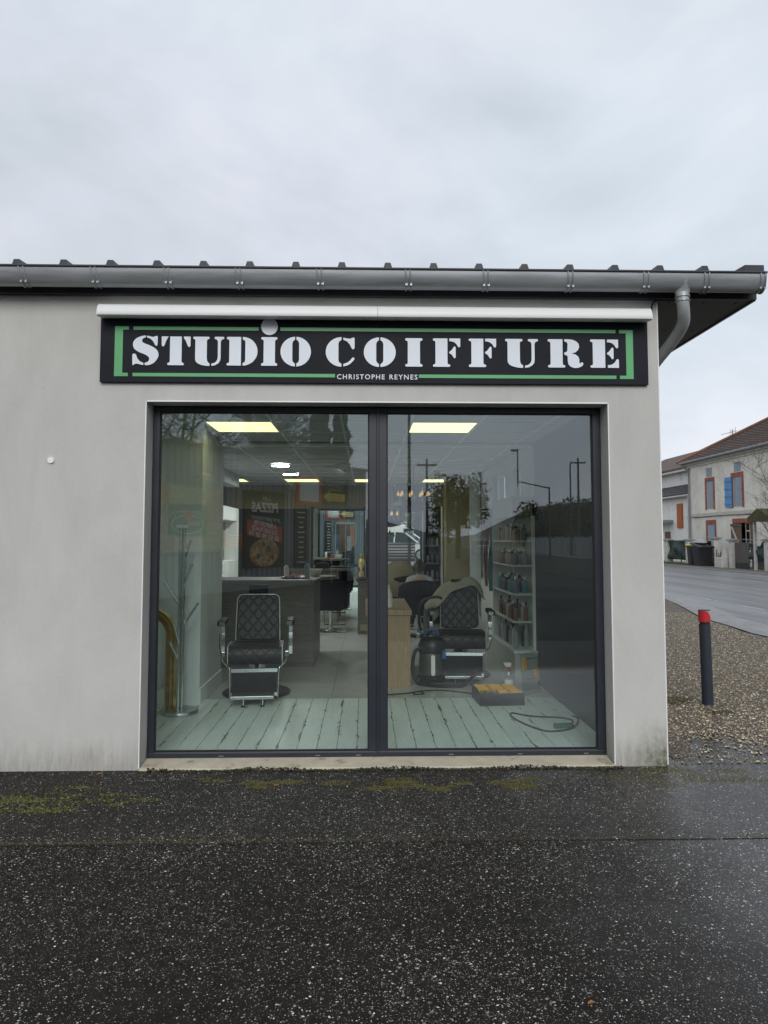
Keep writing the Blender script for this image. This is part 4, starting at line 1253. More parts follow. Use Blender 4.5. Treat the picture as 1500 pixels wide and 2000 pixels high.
for a in (45, 135, 225, 315):
    part('castor', MB().lathe([(0.015, 0), (0.028, 0.01), (0.028, 0.036), (0.012, 0.045)], (0.17 * math.cos(R(a)), 0.17 * math.sin(R(a)), 0), 10), 'black_rubber', vc_)
part('white_label', MB().rbox(-0.025, -0.180, 0.10, 0.025, -0.166, 0.345, 0.02), 'poster_white', vc_)
part('latch', MB().box(0.12, -0.165, 0.30, 0.165, -0.10, 0.40), 'blue_plastic', vc_)
hp = [(-0.10, -0.10, 0.42), (-0.22, -0.16, 0.40), (-0.26, -0.18, 0.22), (-0.22, -0.24, 0.05), (-0.05, -0.36, 0.026), (0.14, -0.42, 0.026), (0.33, -0.40, 0.026), (0.42, -0.36, 0.06), (0.48, -0.40, 0.14), (0.55, -0.42, 0.25)]
hose = MB()
vc_.scale = (0.86, 0.86, 0.9)
hs_ = spline(hp, 12)
hose.tube(hs_, [0.021 + 0.0025 * (i % 2) for i in range(len(hs_))], 9)
part('hose', hose, 'black_rubber', vc_)
part('wand', MB().tube(spline([(-0.14, 0.05, 0.62), (-0.17, 0.02, 0.86), (-0.10, 0.02, 1.0), (0.06, 0.03, 1.04), (0.14, 0.04, 1.02)], 8), 0.018, 9), 'black_plastic', vc_, smooth=50)
def cord(name, label, pts, mat, r=0.006):
    return tag(part(name, MB().tube(spline(pts, 8), r, 7), mat, smooth=60), label, 'cable')
zf = FZ + 0.007
cord('vacuum_cable', 'black cable trailing across the floor behind the boards', [(0.17, 2.30, zf), (0.42, 2.38, zf), (0.56, 2.46, zf), (0.60, 2.36, zf), (0.50, 2.33, zf), (0.54, 2.46, zf), (0.78, 2.52, zf), (1.0, 2.42, zf), (1.13, 2.30, zf)], 'black_rubber', 0.0065)
cord('extension_lead', 'dark looped extension lead with green plug on the mint boards', [(1.86, 1.40, zf), (1.88, 1.30, zf), (1.78, 1.05, zf), (1.66, 0.93, zf), (1.50, 0.90, zf), (1.38, 1.10, zf), (1.31, 1.38, zf), (1.34, 1.52, zf), (1.45, 1.42, zf), (1.58, 1.37, zf), (1.74, 1.34, zf), (1.81, 1.24, zf), (1.76, 1.10, zf)], 'black_rubber', 0.0075)
pl_ = thing('green_plug', 'green socket of the looped lead on the mint boards', 'plug', (1.665, 1.02, FZ), R(8))
part('plug_body', MB().rbox(-0.075, -0.022, 0.0, 0.075, 0.022, 0.04, 0.012, 'x', 3), 'green_plastic', pl_, bevel=0.004)
part('plug_collar', MB().tube([(0.076, 0, 0.02), (0.10, 0, 0.016)], [0.016, 0.008], 8), 'black_rubber', pl_)

# organiser tool box, open
tb = thing('tool_box', 'open black and yellow tool organiser box on the floor at right', 'tool box', (1.30, 2.03, FZ), R(3))
part('case', MB().box(-0.215, -0.205, 0.0, 0.215, 0.205, 0.008).box(-0.215, -0.205, 0.008, 0.215, -0.193, 0.118).box(-0.215, 0.193, 0.008, 0.215, 0.205, 0.118).box(-0.215, -0.193, 0.008, -0.203, 0.193, 0.118).box(0.203, -0.193, 0.008, 0.215, 0.193, 0.118), 'black_plastic', tb, bevel=0.004)
for (x0, x1, y0, y1) in ((-0.20, -0.07, 0.07, 0.19), (-0.065, 0.075, 0.07, 0.19), (0.08, 0.20, 0.07, 0.19), (-0.20, -0.07, -0.05, 0.065), (-0.065, 0.075, -0.05, 0.065), (0.08, 0.20, -0.05, 0.065), (-0.03, 0.085, -0.19, -0.055), (0.09, 0.20, -0.19, -0.055)):
    q = MB().box(x0, y0, 0.06, x1, y1, 0.064).box(x0, y0, 0.064, x1, y0 + 0.006, 0.125).box(x0, y1 - 0.006, 0.064, x1, y1, 0.125).box(x0, y0 + 0.006, 0.064, x0 + 0.006, y1 - 0.006, 0.125).box(x1 - 0.006, y0 + 0.006, 0.064, x1, y1 - 0.006, 0.125)
    part('compartment', q, 'yellow_plastic', tb)
part('bit_tray', MB().box(-0.19, -0.18, 0.02, -0.045, -0.06, 0.12), 'clear_plastic', tb)
m = MB()
for k in range(22):
    x, y = rnd.uniform(-0.19, 0.19), rnd.uniform(-0.18, 0.18)
    a = rnd.random() * 3
    m.tube([(x, y, 0.075), (x + 0.03 * math.cos(a), y + 0.03 * math.sin(a), 0.085 + 0.03 * rnd.random())], 0.007, 5)
part('tools', m, 'black_plastic', tb, kind='stuff')
lid = part('lid', MB().box(-0.15, -0.012, 0.0, 0.15, 0.0, 0.42), 'clear_plastic', tb, loc=(0.41, 0.23, 0.012), rot=(R(-6), 0, R(40)))
for z in (0.05, 0.15, 0.25, 0.35):
    part('lid_rib', MB().box(-0.14, -0.022, z, 0.14, -0.0125, z + 0.008), 'steel_dull', lid)
for x in (-0.10, 0.10):
    part('lid_latch', MB().rbox(x - 0.028, -0.024, 0.12 + (0.13 if x < 0 else 0.0), x + 0.028, -0.0125, 0.25 + (0.13 if x < 0 else 0.0), 0.008), 'yellow_plastic', lid)
pr = thing('blue_pliers', 'blue handled tool lying behind the yellow compartments', 'tool', (1.29, 2.31, FZ))
part('grip', MB().prism([(-0.12, 0.05), (-0.09, 0.10), (-0.04, 0.07), (0.05, 0.065), (0.12, 0.09), (0.13, 0.0), (-0.12, 0.0)], -0.015, 0.015), 'blue_plastic', pr)
sb = thing('trigger_spray', 'trigger spray bottle with red collar behind the tool box', 'spray bottle', (1.53, 2.62, FZ))
part('bottle_body', MB().lathe([(0.042, 0.0), (0.046, 0.01), (0.046, 0.12), (0.03, 0.18), (0.016, 0.2)], n=16), 'clear_plastic', sb, smooth=40)
part('label', MB().lathe([(0.0468, 0.02), (0.0468, 0.10)], n=16), 'poster_white', sb)
part('collar', MB().lathe([(0.018, 0.201), (0.018, 0.228)], n=12), 'red_plastic', sb)
part('trigger', MB().prism([(-0.055, 0.272), (-0.05, 0.25), (-0.02, 0.229), (0.018, 0.229), (0.03, 0.26), (0.022, 0.272)], -0.012, 0.012), 'poster_white', sb)

# product shelf along the right wall
bs = thing('display_plinth', 'low grey plinth along the right wall under the product shelf', 'plinth', (1.79, 3.6, FZ))
part('plinth_body', MB().box(-0.14, -0.72, 0.0, 0.122, 1.1, 0.33), 'tile_grey', bs)
part('plinth_top', MB().box(-0.15, -0.73, 0.331, 0.122, 1.1, 0.352), 'wall_white', bs)
ps = thing('product_shelf', 'tall white framed product shelf with glass end beside the charcoal wall', 'shelf', (1.79, 3.6, FZ + 0.353))
part('upright', MB().box(0.085, -0.66, 0.0, 0.122, -0.62, 1.62), 'wall_white', ps)
part('upright', MB().box(-0.14, 0.60, 0.0, 0.122, 0.62, 1.62), 'wall_white', ps)
part('top_panel', MB().box(-0.14, -0.66, 1.50, 0.122, 0.62, 1.72), 'wall_beige', ps)
m = MB()
m.v = [(-0.135, -0.64, 0.0), (0.084, -0.64, 0.0), (0.084, -0.64, 1.499), (-0.135, -0.64, 1.499)]
m.f = [(0, 1, 2, 3)]
part('glass_end', m, 'clear_glass', ps)
SHZ = [0.0, 0.31, 0.62, 0.94, 1.22]
for z in SHZ[1:]:
    part('shelf_board', MB().box(-0.135, -0.615, z - 0.014, 0.084, 0.599, z), 'wall_white', ps)
WHERE = ['bottom shelf', 'second shelf', 'middle shelf', 'fourth shelf', 'top shelf']
for si, z in enumerate(SHZ):
    for k in range(7):
        y = -0.54 + k * 0.15 + 0.03 * rnd.random()
        for row in range(2):
            x = -0.085 + row * 0.11 + 0.01 * rnd.random()
            hh = [0.25, 0.20, 0.19, 0.17, 0.18][si] * (0.88 + 0.22 * rnd.random())
            mt = [[8, 2, 8, 3], [6, 3, 6, 2], [5, 7, 0, 3], [5, 1, 8, 4], [1, 4, 7, 2]][si][(k + 2 * row) % 4]
            bottle('product_bottle', 'hair product bottle on the %s of the glass ended product shelf' % WHERE[si], (1.79 + x, 3.6 + y, FZ + 0.354 + z), 'product_%d' % mt, ['steel_dull', 'black_plastic', 'poster_white'][(k + si) % 3], hh, 0.026 + 0.008 * (si in (2, 3)), 'hair products on the %s' % WHERE[si])
# coloured scarves hanging beyond the shelf
for (x, y, z0, z1, w, mt, nm) in ((1.585, 4.30, 0.98, 1.93, 0.035, 'product_1', 'narrow terracotta scarf hanging behind the product shelf'), (1.635, 4.24, 0.92, 1.97, 0.045, 'product_0', 'long turquoise scarf hanging behind the product shelf'), (1.60, 4.42, 1.15, 1.95, 0.04, 'product_3', 'dark scarf hanging behind the product shelf'), (1.68, 4.30, 1.03, 1.60, 0.03, 'product_8', 'short pale lilac scarf hanging behind the product shelf'), (1.56, 4.46, 1.10, 1.95, 0.02, 'product_2', 'thin white scarf hanging behind the product shelf')):
    rows = []
    for k in range(11):
        u = k / 10
        ww = w * (0.45 + 0.75 * abs(math.sin(2.6 * u + x * 9))) * (1 - 0.55 * u ** 3)
        rows.append([(x - ww + 0.01 * math.sin(6 * u), y - 0.012, z1 + (z0 - z1) * u), (x, y + 0.016, z1 + (z0 - z1) * u), (x + ww + 0.01 * math.sin(6 * u), y - 0.01, z1 + (z0 - z1) * u)])
    sc = part('hanging_scarf', MB().quadgrid(rows), mt, smooth=80, fixn=False)
    md = sc.modifiers.new('thick', 'SOLIDIFY')
    md.thickness = 0.006
    tag(sc, nm, 'scarf', 'scarves hanging behind the shelf')
hr = thing('scarf_rail', 'short dark rail carrying the scarves', 'rail', (1.62, 4.36, 1.985))
part('bar', MB().tube([(-0.08, 0.1, 0), (0.29, -0.06, 0)], 0.012, 8), 'black_plastic', hr)
part('bracket', MB().box(0.27, -0.08, -0.03, 0.292, -0.04, 0.03), 'black_plastic', hr)

# tall mirror on the back wall and console in front
mr = thing('wall_mirror', 'tall mirror on the back wall left of the rear door', 'mirror', (-0.545, IB - 0.012, FZ))
part('glass', MB().box(-0.505, -0.004, 0.0, 0.505, 0.0, 2.21), 'mirror', mr)
part('frame_strip', MB().box(-0.56, -0.02, 0.0, -0.506, 0.008, 2.24), 'black_plastic', mr)
part('frame_strip', MB().box(0.506, -0.02, 0.0, 0.53, 0.008, 2.24), 'black_plastic', mr)
cn = thing('styling_console', 'wood styling console standing before the tall mirror', 'console', (-0.85, 8.85, FZ))
part('top', MB().prism([(-0.6, -0.2)] + arc(0.36, 0.0, 0.2, 0.2, -90, 90, 10) + [(-0.6, 0.2)], 0.98, 1.02, 'z'), 'desk_wood', cn)
part('end_panel', MB().box(0.30, -0.17, 0.0, 0.335, 0.17, 0.979), 'desk_wood', cn)
part('end_panel', MB().box(-0.56, -0.17, 0.0, -0.53, 0.17, 0.979), 'desk_wood', cn)
part('drawer', MB().box(-0.529, -0.16, 0.80, 0.299, 0.16, 0.979), 'desk_wood', cn)
bag = thing('black_case', 'black case on the styling console before the mirror', 'case', (-0.83, 8.82, FZ + 1.021))
part('case_body', MB().prism([(-0.13, 0), (0.12, 0), (0.13, 0.05), (0.11, 0.11), (-0.13, 0.11)], -0.07, 0.07), 'black_plastic', bag, bevel=0.01)

def salon_chair(label, loc, rz):
    t = thing('styling_chair', label, 'salon chair', loc, rz, 'black styling chairs')
    part('base_disc', MB().lathe([(0.27, 0), (0.275, 0.01), (0.25, 0.022), (0.06, 0.035)], n=30), 'chrome', t, smooth=40)
    part('column', MB().lathe([(0.045, 0.03), (0.035, 0.06), (0.035, 0.33), (0.06, 0.36)], n=16), 'chrome', t, smooth=40)
    part('seat', MB().rbox(-0.26, -0.26, 0.37, 0.26, 0.24, 0.50, 0.05, 'y', 4), 'black_leather', t, bevel=0.02)
    rows = []
    for a in range(-100, 101, 10):
        ca, sa = math.sin(R(a)), math.cos(R(a))
        hgt = 0.93 - 0.20 * (abs(a) / 100) ** 2.2
        rows.append([(0.31 * ca, -0.02 + 0.30 * -sa * -1 * -1, 0.40), (0.335 * ca, -0.02 - 0.325 * sa, 0.62), (0.325 * ca, -0.02 - 0.335 * sa, hgt), (0.28 * ca, -0.02 - 0.285 * sa, hgt), (0.27 * ca, -0.02 - 0.265 * sa, 0.60), (0.26 * ca, -0.02 - 0.25 * sa, 0.42)])
    part('backrest', MB().quadgrid(rows), 'black_leather', t, smooth=60)
    m = MB()
    for s in (-0.19, 0.19):
        m.tube([(s, 0.18, 0.37), (s, 0.34, 0.30), (s, 0.40, 0.05)], 0.011, 8)
    m.tube([(-0.19, 0.40, 0.06), (0.19, 0.40, 0.06)], 0.011, 8).tube([(-0.19, 0.34, 0.28), (0.19, 0.34, 0.28)], 0.011, 8)
    part('footrest', m, 'chrome', t)
    return t
sc1 = salon_chair('black tub styling chair in front of the tall mirror', (-0.60, 7.45, FZ), R(-8))
sc2 = copy_tree(sc1, None, location=(0.86, 6.75, FZ), rotation_euler=(0, 0, R(6)), label='black tub styling chair with a seated person right of the mullion')
sc3 = copy_tree(sc1, None, location=(0.62, 8.05, FZ), rotation_euler=(0, 0, R(25)), label='farthest black tub styling chair covered by a khaki cape')
rows = []
for k in range(8):
    u = k / 7
    zz = 1.19 - 0.62 * u ** 1.6
    rr = 0.06 + 0.33 * math.sin(min(1, u * 1.15) * math.pi / 2)
    rows.append([(rr * math.cos(R(a)) * 1.05, rr * 0.85 * math.sin(R(a)), zz + 0.02 * math.sin(R(a * 5)) * u) for a in range(0, 360, 12)])
cp = part('khaki_cape', MB().quadgrid(rows, True), 'cloth_khaki', smooth=80, loc=(0.62, 8.02, FZ), fixn=False)
tag(cp, 'khaki salon cape hung over the farthest styling chair', 'cape')
# plinth with trophy
pt = thing('brown_plinth', 'brown wooden plinth at the left edge of the mullion', 'plinth', (0.06, 7.2, FZ))
part('plinth_body', MB().box(-0.19, -0.18, 0.0, 0.19, 0.18, 0.86), 'desk_wood', pt)
part('plinth_top', MB().box(-0.2, -0.19, 0.861, 0.2, 0.19, 0.89), 'desk_wood', pt)
part('plinth_foot', MB().box(-0.15, -0.195, 0.06, 0.15, -0.1805, 0.16), 'wall_beige', pt)
tp = thing('trophy', 'small black and gold trophy on the brown plinth', 'trophy', (-0.07, 7.12, FZ + 0.891))
part('trophy_base', MB().lathe([(0.10, 0), (0.10, 0.03), (0.07, 0.045), (0.06, 0.06)], n=18), 'black_plastic', tp, smooth=40)
part('trophy_cup', MB().lathe([(0.045, 0.061), (0.045, 0.14), (0.02, 0.15), (0.025, 0.19), (0.055, 0.25), (0.055, 0.33), (0.04, 0.36), (0.01, 0.37)], n=18), 'gold', tp, smooth=50)

# dark display cabinet and columns at the back right
dc = thing('display_cabinet', 'dark open cabinet of products right of the rear door', 'cabinet', (1.27, 8.6, FZ))
part('side', MB().box(-0.18, -0.2, 0, -0.15, 0.2, 2.2), 'black_plastic', dc)
part('side', MB().box(0.15, -0.2, 0, 0.18, 0.2, 2.2), 'wall_white', dc)
part('back', MB().box(-0.149, 0.17, 0, 0.149, 0.2, 2.2), 'wall_charcoal', dc)
part('top_box', MB().box(-0.149, -0.19, 1.78, 0.149, 0.169, 2.199), 'wall_charcoal', dc)
for z in (0.45, 0.80, 1.12, 1.45):
    part('shelf_board', MB().box(-0.149, -0.19, z, 0.149, 0.169, z + 0.02), 'steel_dull', dc)
    for k in range(3):
        bottle('cabinet_bottle', 'small bottle on a shelf of the dark display cabinet', (1.17 + k * 0.095, 8.5 + 0.03 * (k % 2), FZ + z + 0.021), 'product_%d' % ((k * 3 + int(z * 10)) % 9), 'black_plastic', 0.17 + 0.05 * rnd.random(), 0.026, 'bottles in the dark display cabinet')
part('yellow_column', MB().box(1.36, 6.95, FZ, 1.75, 7.35, IH - 0.01), 'wall_yellow', B)
part('white_column', MB().box(1.752, 6.80, FZ, 1.914, 7.35, IH - 0.01), 'wall_white', B)

# chandeliers
def chandelier(label, loc, rad, h):
    t = thing('chandelier', label, 'chandelier', loc, 0, 'drum chandeliers')
    part('shade', MB().quadgrid([[(rad * math.cos(R(a)), rad * math.sin(R(a)), z) for a in range(0, 360, 10)] for z in (0.0, h)], True), 'smoke_shade', t, smooth=60, fixn=False)
    part('ring', MB().lathe([(rad * 0.97, -0.005), (rad * 0.99, -0.06), (rad * 0.9, -0.09), (rad * 0.4, -0.12)], n=30), 'black_plastic', t, smooth=40)
    part('rod', MB().tube([(0, 0, -0.09), (0, 0, IH - loc[2] - 0.006)], 0.007, 6), 'black_plastic', t)
    for k in range(9):
        a = R(20 + 40 * k)
        x, y = rad * 0.75 * math.cos(a), rad * 0.75 * math.sin(a)
        b = part('candle', MB().lathe([(0.012, -0.005), (0.012, 0.09)], (x, y, 0), 8), 'black_plastic', t)
        part('bulb', MB().lathe([(0.010, 0.091), (0.020, 0.108), (0.019, 0.122), (0.010, 0.148), (0.002, 0.165)], (x, y, 0), 10), 'flame_bulb', b, smooth=60)
    for k in range(9):
        a = R(40 * k)
        rr = rad * (0.25 + 0.4 * (k % 3) / 2)
        d = part('pendant', MB().lathe([(0.002, -0.24), (0.016, -0.225), (0.014, -0.205), (0.003, -0.17)], (rr * math.cos(a), rr * math.sin(a), -0.03 * (k % 3)), 8), 'black_plastic', t)
        part('chain', MB().tube([(rr * math.cos(a), rr * math.sin(a), -0.171 - 0.03 * (k % 3)), (rr * math.cos(a), rr * math.sin(a), -0.10)], 0.002, 4), 'black_plastic', d)
    return t
chandelier('dark drum chandelier with flame bulbs, larger and higher of the two', (0.71, 5.5, 2.14), 0.305, 0.26)
chandelier('dark drum chandelier partly behind the mullion, lower of the two', (0.36, 7.9, 1.93), 0.30, 0.20)

# seated person, seen from behind
def skinned(name, nodes, edges, mat, parent, sub=2, root=0):
    me = bpy.data.meshes.new(name)
    me.from_pydata([n[:3] for n in nodes], edges, [])
    o = bpy.data.objects.new(name, me)
    COL.objects.link(o)
    o.parent = parent
    sk = o.modifiers.new('skin', 'SKIN')
    for i, n in enumerate(nodes):
        me.skin_vertices[0].data[i].radius = (n[3], n[4] if len(n) > 4 else n[3])
    me.skin_vertices[0].data[root].use_root = True
    sb_ = o.modifiers.new('sub', 'SUBSURF')
    sb_.levels = sb_.render_levels = sub
    sk.use_smooth_shade = True
    me.materials.append(MATS[mat])
    return o
pe = thing('person', 'seated person with dark hair and pale grey top, seen from behind', 'person', (0.90, 6.80, FZ))
nodes = [(0, 0.0, 0.54, 0.13, 0.10), (0, 0.03, 0.70, 0.125, 0.09), (0, 0.08, 0.86, 0.14, 0.09), (0, 0.13, 0.97, 0.07, 0.06), (0, 0.16, 1.02, 0.045, 0.045), (0, 0.19, 1.09, 0.075, 0.085), (0, 0.205, 1.16, 0.07, 0.085)]
edges = [(0, 1), (1, 2), (2, 3), (3, 4), (4, 5), (5, 6)]
def add(n, p):
    nodes.append(n)
    edges.append((p, len(nodes) - 1))
    return len(nodes) - 1
for s in (-1, 1):
    a = add((s * 0.17, 0.09, 0.90, 0.055), 2)
    a = add((s * 0.22, 0.16, 0.72, 0.045), a)
    a = add((s * 0.17, 0.34, 0.64, 0.034), a)
    a = add((s * 0.14, 0.42, 0.63, 0.028, 0.018), a)
    h0 = add((s * 0.13, 0.47, 0.625, 0.03, 0.016), a)
    for f in range(4):
        q = add((s * 0.13 + (f - 1.5) * 0.019, 0.505, 0.62, 0.0085), h0)
        q = add((s * 0.13 + (f - 1.5) * 0.021, 0.535 + 0.006 * (1.5 - abs(f - 1.5)), 0.612, 0.008), q)
        q = add((s * 0.13 + (f - 1.5) * 0.021, 0.552 + 0.006 * (1.5 - abs(f - 1.5)), 0.598, 0.0075), q)
    q = add((s * 0.13 - s * 0.035, 0.455, 0.625, 0.0095), a)
    add((s * 0.13 - s * 0.05, 0.485, 0.62, 0.0085), q)
    l = add((s * 0.10, 0.12, 0.555, 0.085), 0)
    l = add((s * 0.11, 0.44, 0.54, 0.06), l)
    l = add((s * 0.11, 0.50, 0.28, 0.05), l)
    l = add((s * 0.11, 0.50, 0.10, 0.035), l)
    add((s * 0.12, 0.62, 0.075, 0.035, 0.025), l)
body = skinned('body', nodes, edges, 'skin', pe)
sh_n = [(0, 0.0, 0.56, 0.145, 0.12), (0, 0.03, 0.70, 0.14, 0.105), (0, 0.08, 0.87, 0.15, 0.105), (0, 0.135, 0.975, 0.075, 0.07)]
sh_e = [(0, 1), (1, 2), (2, 3)]
for s in (-1, 1):
    k = len(sh_n)
    sh_n += [(s * 0.175, 0.09, 0.90, 0.068), (s * 0.225, 0.16, 0.72, 0.056), (s * 0.175, 0.33, 0.645, 0.044)]
    sh_e += [(2, k), (k, k + 1), (k + 1, k + 2)]
skinned('shirt', sh_n, sh_e, 'shirt_grey', pe)
tr_n = [(0, 0.01, 0.55, 0.15, 0.12)]
tr_e = []
for s in (-1, 1):
    k = len(tr_n)
    tr_n += [(s * 0.10, 0.12, 0.56, 0.098), (s * 0.11, 0.45, 0.545, 0.072), (s * 0.11, 0.51, 0.28, 0.062), (s * 0.11, 0.505, 0.12, 0.055)]
    tr_e += [(0, k), (k, k + 1), (k + 1, k + 2), (k + 2, k + 3)]
skinned('trousers', tr_n, tr_e, 'trouser_dark', pe)
hair = MB()
rows = []
for k in range(9):
    u = k / 8
    zz = 1.245 - 0.20 * u
    rr = 0.012 + 0.098 * math.sin(min(1.0, u * 1.5) * math.pi / 2)
    rows.append([(rr * 0.92 * math.cos(R(a)) * (1 + 0.06 * math.sin(R(a * 7))), 0.185 + rr * math.sin(R(a)) - 0.03 * u, zz + (0.07 * u if math.sin(R(a)) > 0.3 else 0)) for a in range(0, 360, 15)])
hair.quadgrid(rows, True)
part('hair', hair, 'hair_dark', pe, smooth=80)
face = MB().lathe([(0.004, 0), (0.013, 0.006), (0.012, 0.03), (0.005, 0.042)], (0, 0.285, 1.10), 8)
part('nose', face, 'skin', body, smooth=60)
for s in (-1, 1):
    part('eye', MB().lathe([(0.003, 0), (0.010, 0.006), (0.010, 0.012), (0.003, 0.018)], (s * 0.03, 0.272, 1.135), 8), 'poster_white', body, smooth=60)
    part('ear', MB().lathe([(0.004, 0), (0.014, 0.015), (0.014, 0.035), (0.004, 0.05)], (s * 0.083, 0.19, 1.09), 8), 'skin', body, smooth=60)
part('mouth', MB().box(-0.022, 0.268, 1.070, 0.022, 0.278, 1.078), 'poster_red', body)

# ================================================================== OUTSIDE, RIGHT OF THE SHOP
bo = thing('bollard', 'grey steel bollard with red slanted cap standing in the gravel', 'bollard', (3.292, 1.82, 0.0))
part('post', MB().tube([(0, 0, -0.1), (0, 0, 0.775)], 0.052, 24), 'bollard_grey', bo, smooth=50)
part('neck', MB().tube([(0, 0, 0.776), (0, 0, 0.800)], 0.046, 24), 'black_rubber', bo, smooth=50)
cap = MB()
rows = []
for u in (0.0, 0.25, 0.5, 0.75, 1.0):
    rr = []
    for k in range(28):
        a = 2 * math.pi * k / 28
        x, y = 0.055 * math.cos(a), 0.055 * math.sin(a)
        lim = 0.105 if x < -0.005 else 0.105 - 0.075 * ((x + 0.005) / 0.06) ** 1.5
        rr.append((x, y, 0.800 + lim * u))
    rows.append(rr)
cap.quadgrid(rows, True)
cap.f.append(tuple(range(28)))
cap.f.append(tuple(112 + k for k in range(28)))
part('red_cap', cap, 'bollard_red', bo, smooth=35)
part('cap_lid', MB().lathe([(0.056, 0), (0.056, 0.006)], (0, 0, 0.9055), 24), 'bollard_grey', bo)
bo.rotation_euler = (0, R(-0.8), 0)

# loose gravel and chippings: real stones
def scatter(name, label, cat, n, fn, smin, smax, flat, cols, seed, sink=0.3):
    g = np.random.default_rng(seed)
    P = np.array([fn(g) for _ in range(n)])
    s = smin + (smax - smin) * g.random(n) ** 2.2
    base = np.array([(1, 0, 0), (0, 1, 0), (-1, 0, 0), (0, -1, 0), (0, 0, 1), (0, 0, -1)], float)
    faces = np.array([(0, 1, 4), (1, 2, 4), (2, 3, 4), (3, 0, 4), (1, 0, 5), (2, 1, 5), (3, 2, 5), (0, 3, 5)])
    a = g.random(n) * 6.283
    V = np.repeat(base[None], n, 0) * (0.7 + 0.6 * g.random((n, 6, 1)))
    sx = s * (0.8 + 0.5 * g.random(n))
    V[:, :, 0] *= sx[:, None]
    V[:, :, 1] *= (s * (0.6 + 0.4 * g.random(n)))[:, None]
    V[:, :, 2] *= (s * flat)[:, None]
    V[:, :, 2] += V[:, :, 0] * 0.18 * (g.random((n, 1)) - 0.5)
    ca, sa = np.cos(a)[:, None], np.sin(a)[:, None]
    X = V[:, :, 0] * ca - V[:, :, 1] * sa
    Y = V[:, :, 0] * sa + V[:, :, 1] * ca
    V[:, :, 0], V[:, :, 1] = X, Y
    V += P[:, None, :]
    V[:, :, 2] += (s * flat * sink)[:, None]
    F = (faces[None] + (np.arange(n) * 6)[:, None, None]).reshape(-1, 3)
    me = bpy.data.meshes.new(name)
    me.vertices.add(n * 6)
    me.vertices.foreach_set('co', V.reshape(-1))
    me.loops.add(len(F) * 3)
    me.loops.foreach_set('vertex_index', F.reshape(-1).astype(np.int32))
    me.polygons.add(len(F))
    me.polygons.foreach_set('loop_start', np.arange(0, len(F) * 3, 3, dtype=np.int32))
    me.update(calc_edges=True)
    C = np.array(cols)[g.integers(0, len(cols), n)] * (0.7 + 0.6 * g.random((n, 1)))
    C = np.clip(np.concatenate([C, np.ones((n, 1))], 1), 0, 1)
    at = me.color_attributes.new('tone', 'FLOAT_COLOR', 'POINT')
    at.data.foreach_set('color', np.repeat(C, 6, 0).reshape(-1))
    me.polygons.foreach_set('use_smooth', [True] * len(me.polygons))
    me.set_sharp_from_angle(angle=R(75))
    o = bpy.data.objects.new(name, me)
    me.materials.append(MATS['stone'])
    COL.objects.link(o)
    o['kind'] = 'stuff'
    return tag(o, label, cat)
kx = np.array([p[1] for p in reversed(kerb_pts)])
ky = np.array([p[0] for p in reversed(kerb_pts)])
def grav_pt(g):
    while True:
        y = 0.05 + 10.3 * g.random() ** 1.9
        x = 2.17 + 4.9 * g.random()
        if x > np.interp(y, kx, ky) - 0.16:
            continue
        e = y - (1.0 - 0.42 * (x - 2.15)) if x < 4.3 else y - 0.1
        if e < 0 and g.random() > math.exp(e * 3.2):
            continue
        return (x, y, 0.008)
TAN = [(0.52, 0.40, 0.24), (0.60, 0.49, 0.32), (0.40, 0.30, 0.17), (0.66, 0.57, 0.42), (0.26, 0.20, 0.13), (0.48, 0.42, 0.33), (0.33, 0.32, 0.30), (0.76, 0.70, 0.58), (0.13, 0.10, 0.07), (0.42, 0.28, 0.16)]
scatter('gravel', 'loose tan gravel beside the shop wall', 'gravel', 56000, grav_pt, 0.004, 0.0135, 0.6, TAN, 3)
GREY = [(0.42, 0.41, 0.39), (0.28, 0.27, 0.25), (0.55, 0.54, 0.52), (0.20, 0.19, 0.17), (0.33, 0.27, 0.19), (0.15, 0.14, 0.13), (0.68, 0.67, 0.65)]
def chip_pt(g):
    while True:
        x, y = -3.4 + 7.4 * g.random(), -3.3 + 3.3 * g.random()
        d = 0.5 + 0.5 * math.sin(1.7 * x + 0.6 * math.sin(2.3 * y)) * math.sin(2.1 * y + 1.3 * x + 0.8)
        d = 0.35 + 0.65 * d
        if -1.45 < y < -1.05:
            d += 0.35
        if g.random() < d:
            return (x, y, 0.003 if y > -1.21 else -0.001)
scatter('asphalt_chippings', 'pale stone chippings in the wet asphalt', 'chippings', 36000, chip_pt, 0.0014, 0.0060, 0.32, GREY, 4, 0.15)

# moss: crumbs of growth gathered in loose, broken patches
GRN = [(0.10, 0.11, 0.022), (0.08, 0.09, 0.018), (0.14, 0.145, 0.035), (0.07, 0.08, 0.02), (0.12, 0.10, 0.03)]
OLV = [(0.085, 0.08, 0.014), (0.11, 0.095, 0.02), (0.06, 0.06, 0.014), (0.13, 0.105, 0.03), (0.045, 0.04, 0.015)]
DRK = [(0.03, 0.032, 0.012), (0.045, 0.045, 0.015), (0.02, 0.02, 0.01), (0.07, 0.06, 0.03), (0.12, 0.10, 0.07)]
def patches(spots, z=0.003):
    w = np.array([s[3] for s in spots], float)
    w /= w.sum()
    def f(g):
        cx, cy_, sp, _ = spots[int(g.choice(len(spots), p=w))]
        k = g.integers(0, 7)
        a = k * 2.4 + cx * 31
        ox, oy = sp * 0.9 * math.cos(a), sp * 0.45 * math.sin(a * 1.7)
        return (cx + ox + g.normal() * sp * 0.30, cy_ + oy + g.normal() * sp * 0.14, z)
    return f
